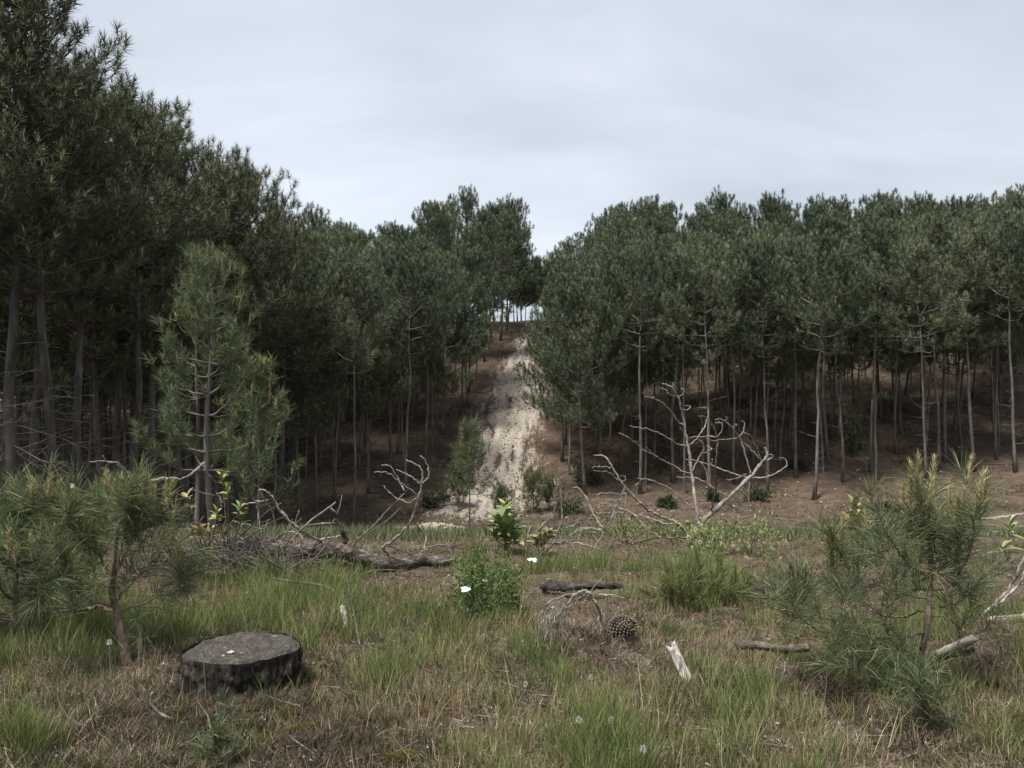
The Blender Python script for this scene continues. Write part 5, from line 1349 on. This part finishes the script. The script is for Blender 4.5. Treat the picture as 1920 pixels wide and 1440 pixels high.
# loose twigs and pale chips
r = np.random.default_rng(721)
X, Y, _ = scatter(700, 722); mb = MB()
for x, y in zip(X, Y):
    if not keep_off(x, y): continue
    a = r.random() * 6.283; L = r.uniform(0.06, 0.28)
    p = np.array([[x, y, 0], [x + math.cos(a) * L * .5 + r.normal(0, .01), y + math.sin(a) * L * .5, 0], [x + math.cos(a) * L, y + math.sin(a) * L, 0]])
    p[:, 2] = height(p[:, 0], p[:, 1]) + np.array([0.004, 0.012, 0.006 + 0.05 * r.random() ** 3])
    mb.add(*tube(spline(p, 5), np.linspace(0.0035, 0.002, 5), 4, False))
tag(part('twig_litter', mb.mesh('twig_litter', [MT['dead']], (0, 0, 0), True)), 'thin grey twigs scattered over the heath', 'twigs', None, 'stuff')
X, Y, _ = scatter(1300, 723); m = len(X)
D = nrm(np.column_stack([r.normal(0, 1, m), r.normal(0, 1, m), 0.25 * r.random(m)]))
C = np.column_stack([X, Y, height(X, Y) + 0.008])
tag(part('wood_chip_litter', MB().add(*leaves(C, D, 0.012 + 0.03 * r.random(m) ** 2, 0.010 + 0.008 * r.random(m), r)).mesh('wood_chip_litter', [MT['chip']])), 'pale wood chips and lichen scraps scattered in the litter', 'wood chips', None, 'stuff')

# herbs of the clearing beyond the crest, and sparse plants on the forest floor
r = np.random.default_rng(731)
CL = [(1450, 1012, 170, 26, 1.0), (1340, 996, 80, 14, 0.8), (640, 1004, 110, 26, 0.9), (720, 985, 60, 12, 0.7), (1180, 1016, 90, 14, 0.6), (1570, 985, 90, 14, 0.6), (1760, 1002, 190, 24, 0.9), (900, 975, 80, 10, 0.7), (1880, 955, 70, 10, 0.5), (1050, 990, 140, 10, 0.5)]
n = 60000
Y = r.uniform(11, 38, n); X = r.uniform(-0.72, 0.72, n) * Y
W = np.zeros(n)
for (u, v, ru, rv, w) in CL:
    c = ground_at(u, v); rx = ru / F * c[1]; ry = rv * c[1] ** 2 / (F * 4.4)
    W = np.maximum(W, w * np.exp(-(((X - c[0]) / rx) ** 2 + ((Y - c[1]) / max(ry, 1.0)) ** 2)))
W = W + 0.55 * (1 - sstep(16, 24, Y)) + 0.05
k = r.random(n) < np.clip(W * np.clip((fbm(X * .8, Y * .8, 5, 3) - 0.28) * 3, 0, 1.4), 0, 1)
X, Y = np.repeat(X[k], 4), np.repeat(Y[k], 4); m = len(X); X = X + r.normal(0, .1, m); Y = Y + r.normal(0, .1, m)
D = nrm(np.column_stack([r.normal(0, .45, m), r.normal(0, .45, m), np.ones(m)]))
S = nrm(np.cross(D, r.normal(size=(m, 3)))) * 0.008
tag(part('clearing_grass', MB().add(*strips(np.column_stack([X, Y, height(X, Y) - .01]), D, (0.10 + 0.16 * r.random(m))[:, None], S, 1)).mesh('clearing_grass', [MT['herb']])), 'low grey green herbs and grass in the clearing beyond the crest', 'grass', None, 'stuff')
# clods and bark scraps on the track and the forest floor
m = 9000
Y = r.uniform(30, 66, m); X = np.where(r.random(m) < 0.4, track_x(Y) + r.normal(0, 1.1, m), r.uniform(-0.3, 0.62, m) * Y)
C = np.column_stack([X, Y, height(X, Y) + 0.06]); D = nrm(np.column_stack([r.normal(0, 1, m), r.normal(0, 1, m), 0.5 * r.random(m)]))
tag(part('bark_debris', MB().add(*leaves(C, D, 0.06 + 0.14 * r.random(m) ** 2, 0.06 + 0.05 * r.random(m), r, 0.5)).mesh('bark_debris', [MT['litter']])), 'dark clods and bark scraps strewn on the track and slope', 'debris', None, 'stuff')

# dead sticks and small plants on the forest floor
r = np.random.default_rng(741); mb = MB()
for k in range(260):
    y = r.uniform(31, 60); x = r.uniform(-0.3, 0.62) * y
    a = r.random() * 6.283; L = r.uniform(0.4, 2.2)
    t = np.linspace(-.5, .5, 6); X = x + math.cos(a) * L * t; Y = y + math.sin(a) * L * t
    mb.add(*tube(np.column_stack([X, Y, height(X, Y) + 0.03 + 0.05 * r.random() * (t + .5)]), np.linspace(0.022, 0.010, 6), 4, False))
tag(part('stick_litter', mb.mesh('stick_litter', [MT['dead_twig_far']], (0, 0, 0), True)), 'fallen sticks strewn over the forest floor', 'sticks', None, 'stuff')
n = 22000
Y = r.uniform(27, 60, n); X = r.uniform(-0.66, 0.66, n) * Y
k = (fbm(X * .5, Y * .5, 77, 3) > 0.55) & (np.abs(X - track_x(Y)) > 2.5)
X, Y = np.repeat(X[k], 5), np.repeat(Y[k], 5); m = len(X); X = X + r.normal(0, .12, m); Y = Y + r.normal(0, .12, m)
D = nrm(np.column_stack([r.normal(0, .7, m), r.normal(0, .7, m), np.ones(m)])); S = nrm(np.cross(D, r.normal(size=(m, 3)))) * 0.014
tag(part('forest_undergrowth', MB().add(*strips(np.column_stack([X, Y, height(X, Y) - .01]), D, (0.08 + 0.18 * r.random(m))[:, None], S, 1)).mesh('forest_undergrowth', [MT['heath']])), 'sparse brown tufts and seedlings on the forest floor', 'undergrowth', None, 'stuff')
